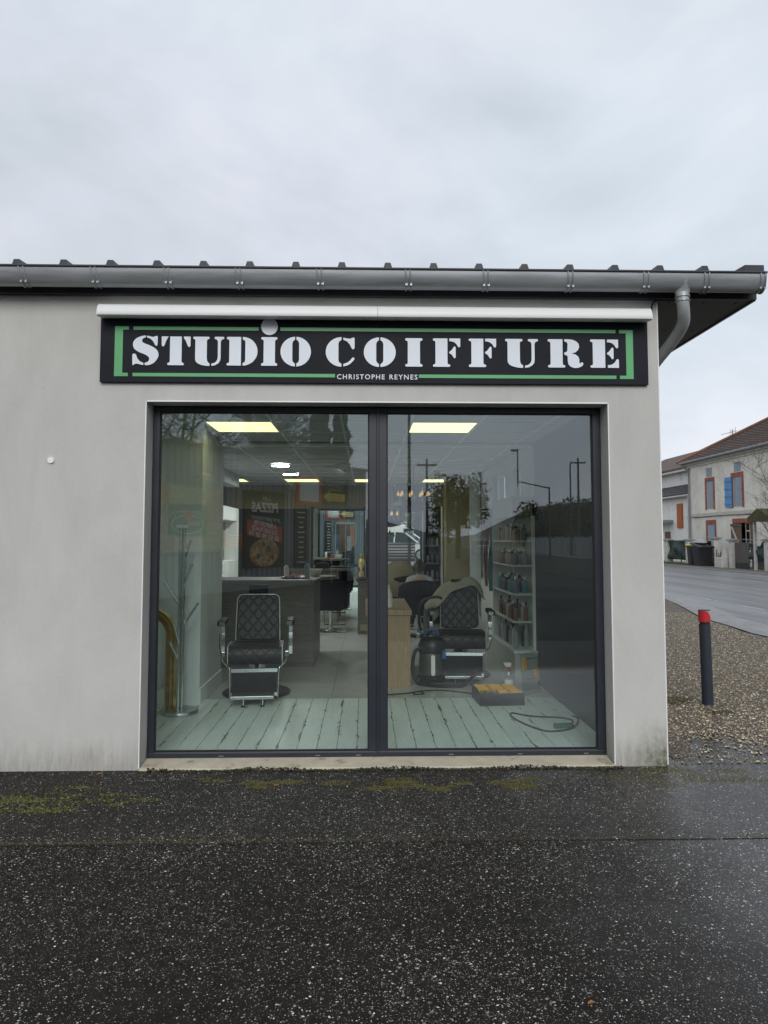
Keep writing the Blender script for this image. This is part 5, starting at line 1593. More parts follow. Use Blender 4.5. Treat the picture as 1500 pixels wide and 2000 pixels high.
scatter('moss', 'bright green moss crumbs on the asphalt at left', 'moss', 1700, patches([(-2.05, -0.60, 0.26, 34), (-1.70, -0.52, 0.16, 12), (-2.3, -0.66, 0.2, 16), (-1.42, -0.60, 0.12, 7), (-1.85, -0.38, 0.15, 6)]), 0.0035, 0.011, 0.7, GRN, 61, 0.3)
scatter('moss', 'olive moss patches on the asphalt before the window', 'moss', 5200, patches([(-0.58, -0.30, 0.13, 26), (-0.75, -0.27, 0.06, 8), (-0.20, -0.30, 0.07, 7), (0.16, -0.36, 0.14, 30), (0.22, -0.24, 0.07, 10), (0.42, -0.40, 0.09, 20), (0.62, -0.34, 0.07, 9), (0.96, -0.36, 0.12, 22), (1.06, -0.26, 0.07, 8), (-1.0, -0.22, 0.08, 8)]), 0.003, 0.009, 0.6, OLV, 62, 0.3)
scatter('moss', 'yellow green moss film at the foot of the right hand corner', 'moss', 5000, patches([(2.05, -0.12, 0.16, 20), (2.35, -0.20, 0.22, 30), (1.85, -0.30, 0.2, 12), (2.6, -0.35, 0.2, 10), (2.3, 0.15, 0.15, 10)]), 0.002, 0.006, 0.4, OLV + [(0.16, 0.15, 0.06)], 65, 0.2)
scatter('moss', 'small moss tufts in the gravel left of the bollard', 'moss', 900, patches([(3.0, 1.95, 0.16, 20), (3.12, 2.1, 0.1, 8), (3.25, 1.5, 0.1, 6)], 0.012), 0.003, 0.010, 0.7, OLV, 66, 0.3)
def seam_pt(g):
    x = -2.9 + 2.3 * g.random() ** 1.3 if g.random() < 0.7 else -0.6 + 3.0 * g.random()
    return (x, -1.195 + 0.02 * abs(g.normal()) + (0.10 * g.random() ** 2 if math.sin(5 * x) > 0.2 else 0), 0.002)
scatter('moss', 'thin olive moss line along the seam of the asphalt', 'moss', 3000, seam_pt, 0.002, 0.007, 0.5, OLV, 63, 0.3)
def sill_pt(g):
    x = -1.5 + 3.3 * g.random()
    if g.random() < 0.25:
        x = 1.60 + 0.07 * g.normal()
    return (x, -0.026 - 0.014 * abs(g.normal()), 0.004 + 0.012 * g.random() ** 2 * (1 + math.sin(7 * x)))
scatter('moss', 'dark moss and litter along the foot of the window sill', 'moss', 4200, sill_pt, 0.003, 0.011, 0.8, DRK, 64, 0.4)
def leaf_thing(label, x, y, z, a, s):
    m = MB().quadgrid([[(-s, -0.004, 0.004), (0, -s * 0.45, 0.008), (s, 0, 0.003)], [(-s, 0.0, 0.002), (0, 0.0, 0.0), (s, 0.002, 0.002)], [(-s, 0.004, 0.004), (0, s * 0.45, 0.010), (s, 0.004, 0.003)]])
    o = part('fallen_leaf', m, 'dry_leaf', loc=(x, y, z), rot=(0, 0, a), fixn=False)
    tag(o, label, 'leaf', 'fallen leaves')
leaf_thing('orange brown fallen leaf at the foot of the left wall', -1.80, -0.09, 0.006, 0.4, 0.022)
leaf_thing('orange fallen leaf on the moss before the left pane', -0.57, -0.37, 0.016, 1.0, 0.020)
leaf_thing('yellow brown fallen leaf near the right end of the sill', 1.20, -0.36, 0.008, 2.0, 0.020)
leaf_thing('small brown leaf in the middle of the front asphalt', 0.78, -2.55, 0.004, 0.2, 0.014)

# ------------------------------------------------------------------ houses over the road
H = thing('old_house', 'two storey weathered cream house with brick framed shuttered windows and brown roof', 'house', (21.5, 36, 0))
def hb(m, y0, y1, z0, z1, x0=0.0, x1=0.3):
    return m.box(x0, y0 - 36, z0, x1, y1 - 36, z1)
# front wall with openings left for windows
ops = [(38.60, 39.46, 3.45, 5.22), (35.22, 36.20, 3.45, 5.20), (38.55, 39.45, 0.15, 2.52), (34.15, 36.1, 0.95, 2.50), (38.70, 39.47, 5.46, 6.02), (35.29, 36.06, 5.48, 6.02)]
yy = sorted({26.0, 41.9} | {v for o in ops for v in o[:2]})
zz = sorted({0.0, 6.5} | {v for o in ops for v in o[2:]})
wm = MB()
for i in range(len(yy) - 1):
    run = None
    for j in range(len(zz) - 1):
        cy_, cz = (yy[i] + yy[i + 1]) / 2, (zz[j] + zz[j + 1]) / 2
        if any(o[0] < cy_ < o[1] and o[2] < cz < o[3] for o in ops):
            if run is not None:
                hb(wm, yy[i], yy[i + 1], run, zz[j])
            run = None
        elif run is None:
            run = zz[j]
    if run is not None:
        hb(wm, yy[i], yy[i + 1], run, zz[-1])
wm.box(0.301, 5.6, 0, 8.0, 5.9, 6.5).box(0.301, -10, 0, 8.0, -9.7, 6.5)
part('wall', wm, 'house_render', H)
part('inside', hb(MB(), 26.4, 41.5, 0.1, 6.3, 0.9, 1.0), 'dark_inside', H)
# brick surrounds: jambs and heads built of blocks
def surround(y0, y1, z0, z1, w=0.20, head=0.24, n=6):
    for s, a in ((0, y0 - w), (1, y1)):
        for k in range(n):
            h = (z1 - z0) / n
            part('brick', hb(MB(), a, a + w, z0 + k * h + 0.006, z0 + (k + 1) * h - 0.006, -0.035, -0.002), 'brick_red', H)
    nn = max(3, int((y1 - y0 + 2 * w) / 0.25))
    L_ = (y1 - y0 + 2 * w) / nn
    for k in range(nn):
        part('brick', hb(MB(), y0 - w + k * L_ + 0.004, y0 - w + (k + 1) * L_ - 0.004, z1 + 0.004, z1 + head, -0.038, -0.002), 'brick_red', H)
surround(38.60, 39.46, 3.40, 5.22, 0.18, 0.2)
surround(35.22, 36.20, 3.40, 5.20, 0.20, 0.24)
surround(38.55, 39.45, 0.15, 2.52, 0.19, 0.24)
surround(34.15, 36.1, 0.95, 2.50, 0.27, 0.26)
def shutter(y0, y1, z0, z1, mat, label, x=0.02, battens=False, n=3, th=0.03, rails=3):
    s = part('shutter', hb(MB(), y0, y1, z0, z1, x + th, x + th + 0.012), mat, H, label=label)
    w = (y1 - y0) / n
    for k in range(n):
        part('board', hb(MB(), y0 + k * w + 0.007, y0 + (k + 1) * w - 0.007, z0, z1, x, x + th - 0.002), mat, s)
    if battens:
        for k in range(rails):
            zb = z0 + (z1 - z0) * (0.12 + 0.76 * k / (rails - 1))
            part('batten', hb(MB(), y0 + 0.01, y1 - 0.01, zb - 0.05, zb + 0.05, x - 0.035, x - 0.002), mat, s)
    return s
shutter(38.62, 39.44, 3.46, 5.20, 'shutter_grey', 'closed grey shutter of the upper left window', n=4)
shutter(35.24, 36.18, 3.46, 5.19, 'shutter_grey', 'closed grey shutter leaf of the upper right window', n=4)
shutter(36.25, 37.05, 3.45, 5.22, 'shutter_blue', 'bright blue shutter leaf folded back on the wall', x=-0.09, battens=True, n=2, rails=4)
shutter(38.57, 38.99, 0.2, 2.50, 'shutter_pale', 'pale blue left leaf of the tall ground floor shutters', n=2)
shutter(39.01, 39.43, 0.2, 2.50, 'shutter_pale', 'pale blue right leaf of the tall ground floor shutters', n=2)
shutter(38.72, 39.45, 5.47, 6.01, 'shutter_grey', 'small grey attic hatch at left', n=3)
shutter(35.31, 36.04, 5.49, 6.01, 'shutter_grey', 'small grey attic hatch at right', n=3)
sb1 = shutter(35.25, 36.40, 1.0, 2.46, 'shutter_brown', 'brown braced shutter leaf hanging half open', x=-0.12, n=4)
br = MB().prism([(35.32 - 36, 1.05), (35.46 - 36, 1.05), (36.34 - 36, 2.3), (36.2 - 36, 2.3)], -0.15, -0.122, 'x')
part('brace', br, 'house_trim', sb1)
part('rail', hb(MB(), 35.26, 36.39, 2.32, 2.46, -0.15, -0.122), 'old_wood', sb1)
shutter(34.16, 34.62, 1.0, 2.46, 'shutter_brown', 'brown inner shutter leaf', x=0.06, n=2)
wd = part('window', hb(hb(hb(hb(MB(), 34.70, 34.78, 1.0, 2.48, 0.12, 0.17), 35.15, 35.22, 1.0, 2.48, 0.12, 0.17), 34.78, 35.15, 2.0, 2.08, 0.12, 0.17), 34.78, 35.15, 1.35, 1.40, 0.12, 0.17), 'house_trim', H)
part('pane', hb(MB(), 34.78, 35.15, 1.0, 2.48, 0.14, 0.15), 'car_glass', wd)
# string course, cornice, cable, gutter
part('string_course', hb(MB(), 26.0, 41.88, 3.02, 3.22, -0.05, -0.001), 'house_trim', H)
part('cornice', hb(hb(MB(), 25.9, 42.0, 6.28, 6.42, -0.10, -0.001), 25.8, 42.1, 6.421, 6.60, -0.24, 0.299), 'house_trim', H)
part('facade_cable', MB().tube([(-0.07, y - 36, 2.98 - 0.02 * math.sin(y * 1.3)) for y in np.arange(26, 42, 0.5)], 0.02, 5), 'cable_dark', H)
part('house_gutter', MB().tube([(-0.42, -10.2, 6.60), (-0.42, 6.35, 6.60)], 0.08, 10), 'pipe_grey', H, smooth=50)
part('house_downpipe', MB().tube(spline([(-0.42, 6.1, 6.55), (-0.35, 6.05, 6.35), (-0.12, 5.75, 6.1), (-0.10, 5.72, 5.8), (-0.10, 5.72, 0.5), (-0.2, 5.7, 0.2)], 4), 0.055, 10), 'pipe_grey', H, smooth=50)
part('house_downpipe', MB().tube([(-0.06, 6.0, 4.6), (-0.06, 6.0, 0.3)], 0.04, 8), 'house_trim', H, smooth=50)
# hipped tile roof: stepped courses, each its own strip of tiles
ev = [(-0.45, 6.65, 6.62), (-0.45, -12.0, 6.62)]
rl = (4.4, 1.8, 9.42)
nC = 26
roof_h = part('roof', MB().quadgrid([[(-0.40, 6.6, 6.55), (-0.40, -12, 6.55)], [(4.4, 1.8, 9.36), (4.4, -12, 9.36)]]).quadgrid([[(-0.40, 6.6, 6.55), (9.2, 6.6, 6.55)], [(4.4, 1.8, 9.36), (4.41, 1.8, 9.36)]]), 'roof_brown', H, fixn=False)
for k in range(nC):
    u0, u1 = k / nC, (k + 1.12) / nC
    def fp_(u, lift, e=0.0):
        x = -0.45 + 4.85 * u
        return x, 6.65 - 4.85 * u, 6.62 + 2.8 * u + lift
    xa, ya, za = fp_(u0, 0.07)
    xb, yb, zb = fp_(min(u1, 1.0), 0.012)
    m = MB()
    n = 44
    r0 = [(xa, ya + (-12 - ya) * t / n, za + 0.022 * (t % 2)) for t in range(n + 1)]
    r1 = [(xb, yb + (-12 - yb) * t / n, zb + 0.022 * (t % 2)) for t in range(n + 1)]
    rb = [(xa, p[1], za - 0.075) for p in r0]
    m.quadgrid([rb, r0, r1])
    part('tile_course', m, 'roof_brown', roof_h, fixn=False)
part('hip_ridge', MB().tube([(-0.48, 6.68, 6.70), (4.4, 1.8, 9.55), (4.4, -12, 9.55)], 0.11, 8), 'roof_ridge', roof_h, smooth=50)
an = part('aerial', MB().tube([(1.6, 3.2, 7.6), (1.6, 3.2, 8.45)], 0.02, 6).tube([(1.6, 2.6, 8.3), (1.6, 4.6, 8.35)], 0.014, 5).tube([(1.6, 2.8, 8.05), (1.6, 2.8, 8.55)], 0.012, 5).tube([(1.6, 3.1, 8.1), (1.6, 3.1, 8.5)], 0.012, 5).tube([(1.6, 3.5, 8.15), (1.6, 3.4, 8.5)], 0.012, 5), 'cable_dark', H)

A = thing('white_annex', 'low white annex with dark slate roof and orange shutter beside the cream house', 'house', (21.9, 45, 0))
part('wall', MB().box(0, -3.05, 0, 5, 9, 4.6), 'house_white', A)
sr = part('roof', MB().prism([(-0.35, 4.50), (-0.35, 4.62), (4.5, 7.4), (4.5, 7.2)], -3.04, 9.2, 'y').xf(Matrix.Identity(4)), 'roof_slate', A)
for k in range(9):
    u0, u1 = k / 16, (k + 1.1) / 16
    m = MB()
    n = 30
    r0 = [(-0.38 + 4.85 * u0, -3.03 + 12.2 * t / n, 4.62 + 2.78 * u0 + 0.06 + 0.02 * (t % 2)) for t in range(n + 1)]
    r1 = [(-0.38 + 4.85 * u1, p[1], 4.62 + 2.78 * u1 + 0.01) for p in r0]
    m.quadgrid([[(p[0], p[1], p[2] - 0.07) for p in r0], r0, r1])
    part('tile_course', m, 'roof_slate', sr, fixn=False)
part('annex_gutter', MB().tube([(-0.42, -3.0, 4.50), (-0.42, 9.2, 4.50)], 0.07, 8), 'house_trim', A, smooth=50)
osh = part('shutter', MB().box(-0.07, -1.20, 2.33, -0.002, -0.40, 4.03), 'shutter_orange', A, label='closed orange shutter')
for k in range(3):
    part('board', MB().box(-0.10, -1.19 + k * 0.265, 2.34, -0.071, -1.19 + k * 0.265 + 0.25, 4.02), 'shutter_orange', osh)
part('porch_roof', MB().box(-0.9, 0.4, 2.72, -0.001, 3.4, 2.92), 'pipe_grey', A)
part('porch_door', MB().box(-0.05, 0.9, 0.05, -0.002, 1.8, 2.1), 'shutter_brown', A)
part('porch_post', MB().tube([(-0.75, 0.55, 0.0), (-0.75, 0.55, 2.71)], 0.04, 8), 'pipe_grey', A)
T2 = thing('tall_white_house', 'taller white house wall rising behind the low annex roof', 'house', (23.0, 49, 0))
part('wall', MB().box(0, -6.0, 0, 7, 8, 6.55), 'house_white', T2)
part('roof', MB().prism([(-0.5, 6.50), (-0.5, 6.68), (3.5, 8.6), (7.5, 6.68), (7.5, 6.50)], -6.4, 8.4, 'y'), 'roof_brown', T2)
part('eaves_board', MB().box(-0.52, -6.42, 6.38, -0.40, 8.4, 6.52), 'house_trim', T2)

# garden boundary: posts, tarpaulins, gate
def gpost(label, y, h=1.45, x=19.6):
    t = thing('gate_post', label, 'post', (x, y, 0.03), 0, 'white garden posts')
    part('shaft', MB().box(-0.16, -0.16, 0, 0.16, 0.16, h), 'post_white', t)
    part('cap', MB().prism([(-0.26, h + 0.001), (0.26, h + 0.001), (0.26, h + 0.07), (0.0, h + 0.12), (-0.26, h + 0.07)], -0.26, 0.26), 'pipe_grey', t)
    return t
gpost('white garden post at the left end of the green tarpaulin', 41.0)
gpost('white garden post between the green tarpaulin and the bins', 37.95)
gpost('white garden post behind the wheelie bins', 35.7, 1.55, 20.1)
gpost('white garden post left of the weathered wooden gate', 32.75)
gpost('white garden post at the right edge of the picture', 29.35)
def tarp(label, y0, y1, z0, z1, x, seed, sag):
    g = random.Random(seed)
    m = MB()
    n, k = 34, 14
    rows = []
    for j in range(k + 1):
        v = j / k
        row = []
        for i in range(n + 1):
            u = i / n
            top = z1 - sag * math.sin(math.pi * u) * 0.5
            z = z0 + (top - z0) * v
            fold = 0.05 * math.sin(u * 19 + 5 * math.sin(v * 2.3 + u * 3)) + 0.06 * math.sin(7 * v + 9 * abs(u - 0.5))
            row.append((x + fold, y0 + (y1 - y0) * u, z))
        rows.append(row)
    m.quadgrid(rows)
    o = part('tarpaulin', m, 'tarp_green', smooth=80, fixn=False)
    md = o.modifiers.new('thick', 'SOLIDIFY')
    md.thickness = 0.01
    tag(o, label, 'tarpaulin', 'green tarpaulins on the garden fence')
tarp('dark green tarpaulin hung in folds on the fence left of the bins', 38.15, 40.8, 0.30, 1.52, 19.55, 1, 0.05)
tarp('dark green tarpaulin sagging on the fence right of the wooden gate', 29.5, 31.05, 0.55, 1.50, 19.55, 2, 0.55)
fnc = thing('low_paling', 'low weathered paling below the right hand tarpaulin', 'fence', (19.72, 30.3, 0.03))
for k in range(12):
    part('pale', MB().box(-0.012, -0.85 + k * 0.14, 0.05, 0.012, -0.73 + k * 0.14, 0.62), 'old_wood', fnc)
part('rail', MB().box(0.013, -0.85, 0.45, 0.05, 0.82, 0.53), 'old_wood', fnc)
bfr = thing('fence_frame', 'thin frame carrying the left green tarpaulin', 'fence', (19.72, 39.45, 0.03))
part('rail', MB().box(-0.02, -1.3, 1.40, 0.02, 1.35, 1.46), 'old_wood', bfr)
part('rail', MB().box(-0.02, -1.3, 0.30, 0.02, 1.35, 0.36), 'old_wood', bfr)
for y in (-1.25, 0.0, 1.3):
    part('stake', MB().box(0.021, y - 0.03, 0.0, 0.06, y + 0.03, 1.45), 'old_wood', bfr)
gt = thing('wooden_gate', 'weathered grey wooden garden gate', 'gate', (19.6, 31.85, 0.03))
for k in range(9):
    h = 1.36 + 0.03 * rnd.random()
    part('board', MB().box(-0.015 + 0.006 * (k % 2), -0.70 + k * 0.155, 0.14, 0.012, -0.70 + k * 0.155 + 0.148, h), 'old_wood', gt)
for z in (0.35, 1.1):
    part('rail', MB().box(0.020, -0.70, z, 0.06, 0.69, z + 0.1), 'old_wood', gt)
part('kick_board', MB().box(-0.05, -0.72, 0.02, -0.016, 0.62, 0.32), 'bin_black', gt)
part('gate_rail', MB().tube([(0.0, -1.5, 1.50), (0.0, -0.1, 1.53)], 0.025, 6), 'pipe_grey', gt)
bx_ = thing('concrete_planter', 'pale concrete block planter beside the left gate post', 'planter', (19.45, 33.55, 0.03))
part('box_body', MB().box(-0.28, -0.40, 0, 0.28, 0.42, 0.55), 'post_white', bx_, bevel=0.02)
part('leaning_slab', MB().prism([(-0.35, 0.56), (0.35, 0.56), (0.15, 1.12), (-0.22, 1.05)], 0.06, 0.10, 'x'), 'post_white', bx_)
dst = thing('rusty_stakes', 'cluster of dark old stakes between the bins and the planter', 'stakes', (19.75, 34.45, 0.03))
for k in range(7):
    part('stake', MB().tube([(0.03 * (k % 2), -0.45 + 0.15 * k, 0), (0.02, -0.45 + 0.15 * k + 0.04 * math.sin(k), 0.55 + 0.45 * rnd.random())], 0.025, 5), 'old_wood' if k % 3 else 'bin_black', dst)
def wbin(label, y, w, h, lidm, lidopen=0.0, x=19.5, d=0.6):
    t = thing('wheelie_bin', label, 'bin', (x, y, 0.052), 0, 'wheelie bins')
    q = MB()
    rows = []
    for z, k in ((0.06, 0.82), (h * 0.96, 1.0), (h, 1.05)):
        rows.append([(a * d / 2 * k, b * w / 2 * k, z) for a, b in [(math.copysign(abs(math.cos(R(u))) ** 0.35, math.cos(R(u))), math.copysign(abs(math.sin(R(u))) ** 0.35, math.sin(R(u)))) for u in range(0, 360, 15)]])
    q.quadgrid(rows, True)
    q.f.append(tuple(range(24)))
    q.f.append(tuple(48 + k for k in range(24)))
    part('bin_body', q, 'bin_black', t, smooth=50)
    ld = MB().prism([(-d * 0.56, 0.0), (d * 0.5, 0.0), (d * 0.56, 0.05), (d * 0.3, 0.10), (-d * 0.45, 0.10), (-d * 0.56, 0.05)], -w * 0.54, w * 0.54)
    part('lid', ld, lidm, t, loc=(0, 0, h + 0.004), rot=(R(lidopen), 0, 0), bevel=0.015)
    part('lip', MB().box(-d * 0.58, -w * 0.5, h - 0.07, -d * 0.53, w * 0.5, h - 0.02), 'bin_black', t)
    for s in (-1, 1):
        part('wheel', MB().tube([(d * 0.40, s * w * 0.32, 0.10), (d * 0.40, s * w * 0.42, 0.10)], 0.10, 14), 'black_rubber', t, smooth=40)
    part('grip', MB().tube([(d * 0.58, -w * 0.3, h - 0.03), (d * 0.58, w * 0.3, h - 0.03)], 0.018, 6), 'bin_black', t)
    return t
wbin('slim black wheelie bin with yellow lid', 37.05, 0.75, 1.12, 'bin_yellow', 0, 19.45)
wb2 = wbin('broad black wheelie bin with bulging tilted lid', 35.75, 1.25, 1.12, 'bin_black', 9, 19.35, 0.8)
wbin('black wheelie bin standing behind the other two', 36.9, 0.9, 1.30, 'bin_black', 0, 20.2)
sg = part('rubbish_sack', MB().lathe([(0.15, 0.0), (0.5, 0.06), (0.46, 0.2), (0.2, 0.30), (0.03, 0.32)], n=14, sx=0.6, sy=1.0), 'product_8', smooth=60, loc=(19.4, 36.0, 1.30))
tag(sg, 'grey rubbish sack swelling out of the broad bin', 'sack')
pp = thing('small_porch_roof', 'little mossy porch roof beside the bare tree', 'porch', (20.4, 30.0, 0.03))
part('roof_slab', MB().prism([(-1.1, 2.42), (1.1, 2.42), (1.1, 2.62), (0.2, 3.05), (-1.1, 2.55)], -1.2, 1.0, 'x').xf(Matrix.Translation((0.0, -0.6, 0))), 'moss_roof', pp)
part('porch_post', MB().box(-1.0, 0.25, 0, -0.88, 0.37, 2.419), 'post_white', pp)
part('porch_post', MB().box(-1.0, -1.6, 0, -0.88, -1.48, 2.419), 'post_white', pp)

# ------------------------------------------------------------------ trees
def limb_tree(name, label, loc, h, r0, depth, seed, spread=0.55, bark='bark', levels=5, nb=3, droop=0.0, group=None, first=0.35, rmin=0.006):
    g = random.Random(seed)
    m_tr, m_br = MB(), MB()
    def grow(p, d, ln, r, lv, mb):
        pts, rs = [p], [r]
        q, dd = Vector(p), Vector(d).normalized()
        k = 5 if lv < 2 else 4
        for i in range(k):
            dd = (dd + Vector((g.uniform(-1, 1), g.uniform(-1, 1), g.uniform(-0.5, 0.9))) * 0.13 + Vector((0, 0, 0.05 if lv < 3 else -droop))).normalized()
            q = q + dd * ln / k
            pts.append(tuple(q))
            rs.append(r * (1 - 0.62 * (i + 1) / k))
        mb.tube(pts, rs, 7 if lv < 2 else 4, cap=False)
        if lv >= levels:
            return
        n = nb + (g.random() < 0.5)
        for j in range(n):
            i = max(1, int(len(pts) * (first if lv == 0 else 0.3) + (len(pts) * 0.65) * (j + g.random()) / n))
            i = min(i, len(pts) - 1)
            ax = Vector((g.uniform(-1, 1), g.uniform(-1, 1), g.uniform(-0.1, 0.5)))
            nd = (dd * (1 - spread) + ax * (spread + 0.25)).normalized()
            grow(pts[i], nd, ln * g.uniform(0.55, 0.8), max(rs[i] * 0.72, rmin), lv + 1, m_br)
    grow((0, 0, -0.1), (0.03, 0.02, 1), h * 0.5, r0, 0, m_tr)
    t = thing(name, label, 'tree', loc, 0, group)
    part('trunk', m_tr, bark, t, smooth=60, fixn=False)
    part('crown', m_br, bark, t, fixn=False)
    return t
limb_tree('bare_tree', 'leafless tree at the right edge before the cream house', (20.0, 29.2, 0), 6.0, 0.09, 5, 5, 0.6, levels=4, nb=4, first=0.3)
def leaves(name, n, shape, size, cols, seed, parent, aspect=0.6):
    g = np.random.default_rng(seed)
    P = np.array([shape(g) for _ in range(n)])
    a = g.normal(size=(n, 3))
    a /= np.linalg.norm(a, axis=1)[:, None]
    b = np.cross(a, g.normal(size=(n, 3)))
    b /= np.linalg.norm(b, axis=1)[:, None]
    s = size * (0.6 + 0.8 * g.random((n, 1)))
    a, b = a * s, b * s * aspect
    V = np.stack([P - a, P + b, P + a, P - b], 1).reshape(-1, 3)
    me = bpy.data.meshes.new(name)
    me.vertices.add(n * 4)
    me.vertices.foreach_set('co', V.reshape(-1))
    me.loops.add(n * 4)
    me.loops.foreach_set('vertex_index', np.arange(n * 4, dtype=np.int32))
    me.polygons.add(n)
    me.polygons.foreach_set('loop_start', np.arange(0, n * 4, 4, dtype=np.int32))
    me.update(calc_edges=True)
    C = np.array(cols)[g.integers(0, len(cols), n)] * (0.75 + 0.5 * g.random((n, 1)))
    at = me.color_attributes.new('tone', 'FLOAT_COLOR', 'POINT')
    at.data.foreach_set('color', np.repeat(np.concatenate([C, np.ones((n, 1))], 1), 4, 0).reshape(-1))
    me.materials.append(MATS['leaf'])
    o = bpy.data.objects.new(name, me)
    COL.objects.link(o)
    o.parent = parent
    return o
def spire(h, r):
    def f(g):
        u = g.random()
        z = 0.6 + (h - 0.6) * u ** 0.8
        taper = min(1.0, (h - z) / (0.42 * h)) ** 0.6
        a = g.random() * 6.283
        rag = 0.75 + 0.22 * math.sin(3 * a + z * 1.7) + 0.16 * math.sin(5 * a - z * 3.9) + 0.14 * math.sin(z * 5.1 + a)
        q = r * (0.12 + taper * rag) * (0.35 + 0.68 * g.random() ** 0.45)
        return (q * math.cos(a), q * math.sin(a), z)
    return f
def blob(rx, ry, rz, z0, lobes=9, seed=0):
    q = random.Random(seed)
    L_ = [(q.uniform(-0.7, 0.7) * rx, q.uniform(-0.7, 0.7) * ry, z0 + q.uniform(-0.6, 0.6) * rz, q.uniform(0.3, 0.55)) for _ in range(lobes)]
    def f(g):
        c = L_[int(g.integers(0, lobes))]
        v = g.normal(size=3)
        v /= np.linalg.norm(v)
        k = c[3] * (0.6 + 0.5 * g.random())
        return (c[0] + v[0] * rx * k, c[1] + v[1] * ry * k, max(0.1, c[2] + v[2] * rz * k))
    return f
def leafy(name, label, loc, shape, n, size, cols, seed, trunk_h, r, cat='tree', group=None):
    t = thing(name, label, cat, loc, 0, group)
    part('trunk', MB().tube([(0, 0, -0.1), (0.05, 0, trunk_h * 0.5), (0, 0.05, trunk_h)], [r, r * 0.75, r * 0.3], 8), 'bark', t, smooth=60)
    leaves('crown', n, shape, size, cols, seed, t)
    return t
DKG = [(0.022, 0.034, 0.016), (0.032, 0.046, 0.02), (0.016, 0.025, 0.014), (0.045, 0.055, 0.025)]
MDG = [(0.13, 0.13, 0.045), (0.16, 0.155, 0.055), (0.10, 0.11, 0.04), (0.19, 0.17, 0.07)]
BRN = [(0.05, 0.042, 0.032), (0.035, 0.034, 0.026), (0.06, 0.052, 0.038), (0.028, 0.032, 0.022)]
# behind the camera: seen mirrored in the shop window
limb_tree('bare_tree', 'big leafless tree mirrored above the kiosk roof at left', (-8.6, -29, 0), 12.5, 0.30, 5, 11, 0.66, levels=5, nb=4, rmin=0.022)
limb_tree('bare_tree', 'second leafless tree mirrored behind the kiosk roof', (-5.9, -33, 0), 11.5, 0.26, 5, 23, 0.68, levels=5, nb=4, rmin=0.022)
leafy('conifer', 'left of two dark columnar conifers mirrored above the kiosk', (-3.2, -44.6, 0), spire(12.8, 0.80), 9000, 0.15, DKG, 31, 9, 0.2, group='columnar conifers behind the kiosk')
leafy('conifer', 'right of two dark columnar conifers mirrored above the kiosk', (-1.75, -44.8, 0), spire(12.4, 0.68), 8000, 0.15, DKG, 32, 9, 0.2, group='columnar conifers behind the kiosk')
leafy('cedar_tree', 'low dark cedar mirrored between bare tree and conifers', (-5.3, -45, 0), blob(2.4, 2.0, 1.6, 6.0, 8, 3), 6000, 0.16, DKG, 33, 6, 0.22)
leafy('bushy_tree', 'olive green bushy tree mirrored right of the chandelier', (7.4, -52, 0), blob(2.4, 2.2, 3.4, 3.6, 14, 4), 5000, 0.13, MDG, 34, 5, 0.25)
def pole(label, x, y, h, r=0.13, arms=True):
    t = thing('utility_pole', label, 'utility pole', (x, y, 0), 0, 'utility poles along the road')
    part('shaft', MB().tube([(0, 0, -0.2), (0, 0, h)], [r, r * 0.65], 10), 'pole_wood', t, smooth=50)
    if arms:
        part('crossarm', MB().box(-0.7, -0.05, h - 0.5, 0.7, 0.05, h - 0.38), 'pole_wood', t)
        for k in (-0.6, 0.0, 0.6):
            part('insulator', MB().lathe([(0.03, 0), (0.045, 0.05), (0.02, 0.12)], (k, 0, h - 0.379), 8), 'fence_concrete', t)
    return t
pole('tall utility pole mirrored just right of the mullion', 2.75, -39.6, 10.6)
pole('shorter utility pole mirrored left of the ceiling panel', 4.3, -44.6, 7.2, 0.11)
pole('utility pole mirrored at the right of the right pane', 19.5, -59.6, 9.0)
pole('stay pole leaning on the far utility pole in the mirror image', 19.0, -60.4, 8.6, 0.1, False)
pole('thin pole beyond the shop corner before the white annex', 17.9, 41.2, 6.9, 0.07, False)
lp_ = thing('street_lamp', 'street lamp with long outreach arm mirrored in the right pane', 'street lamp', (14.2, -49.5, 0))
part('column', MB().tube([(0, 0, -0.1), (0, 0, 5.6)], [0.09, 0.06], 10), 'pole_wood', lp_, smooth=50)
part('arm', MB().tube([(0, 0, 5.5), (-2.5, 0.3, 6.0)], 0.05, 8), 'pole_wood', lp_)
part('upright', MB().tube([(-2.5, 0.3, 5.6), (-2.5, 0.3, 8.4)], 0.05, 8), 'pole_wood', lp_)
part('lantern', MB().box(-3.0, 0.2, 8.35, -2.45, 0.42, 8.47), 'pole_wood', lp_)
part('lens', MB().box(-2.9, 0.24, 8.30, -2.6, 0.38, 8.349), 'lens_clear', lp_)
# hill, wood and wall across the road, mirrored in the right pane
hill = MB()
rows = []
for j in range(12):
    v = j / 11
    rows.append([(-60 + 11 * i, -120 - 130 * v, -0.5 + 19 * math.sin(v * 1.57) * (0.55 + 0.35 * math.sin(i * 0.5 + 0.9) + 0.12 * math.sin(i * 1.3))) for i in range(22)])
hill.quadgrid(rows)
struct('hill', hill, 'hill', smooth=80, fixn=False)
wd_ = thing('roadside_wood', 'dark leafless wood mirrored across the road at right', 'wood', (26, -72, 0))
wd_['kind'] = 'stuff'
def wood_shape(g):
    i = int(g.integers(0, 26))
    cx = -4 + (i % 13) * 2.6 + 0.8 * math.sin(i * 3.3)
    cy_ = -8 - 7 * (i // 13) + 2 * math.sin(i * 1.7)
    hz = 4.0 + 2.6 * abs(math.sin(i * 2.1))
    v = g.normal(size=3)
    v /= np.linalg.norm(v)
    k = 0.55 + 0.5 * g.random()
    return (cx + v[0] * 2.3 * k, cy_ + v[1] * 2.3 * k, max(0.1, hz * 0.55 + v[2] * hz * 0.5 * k))
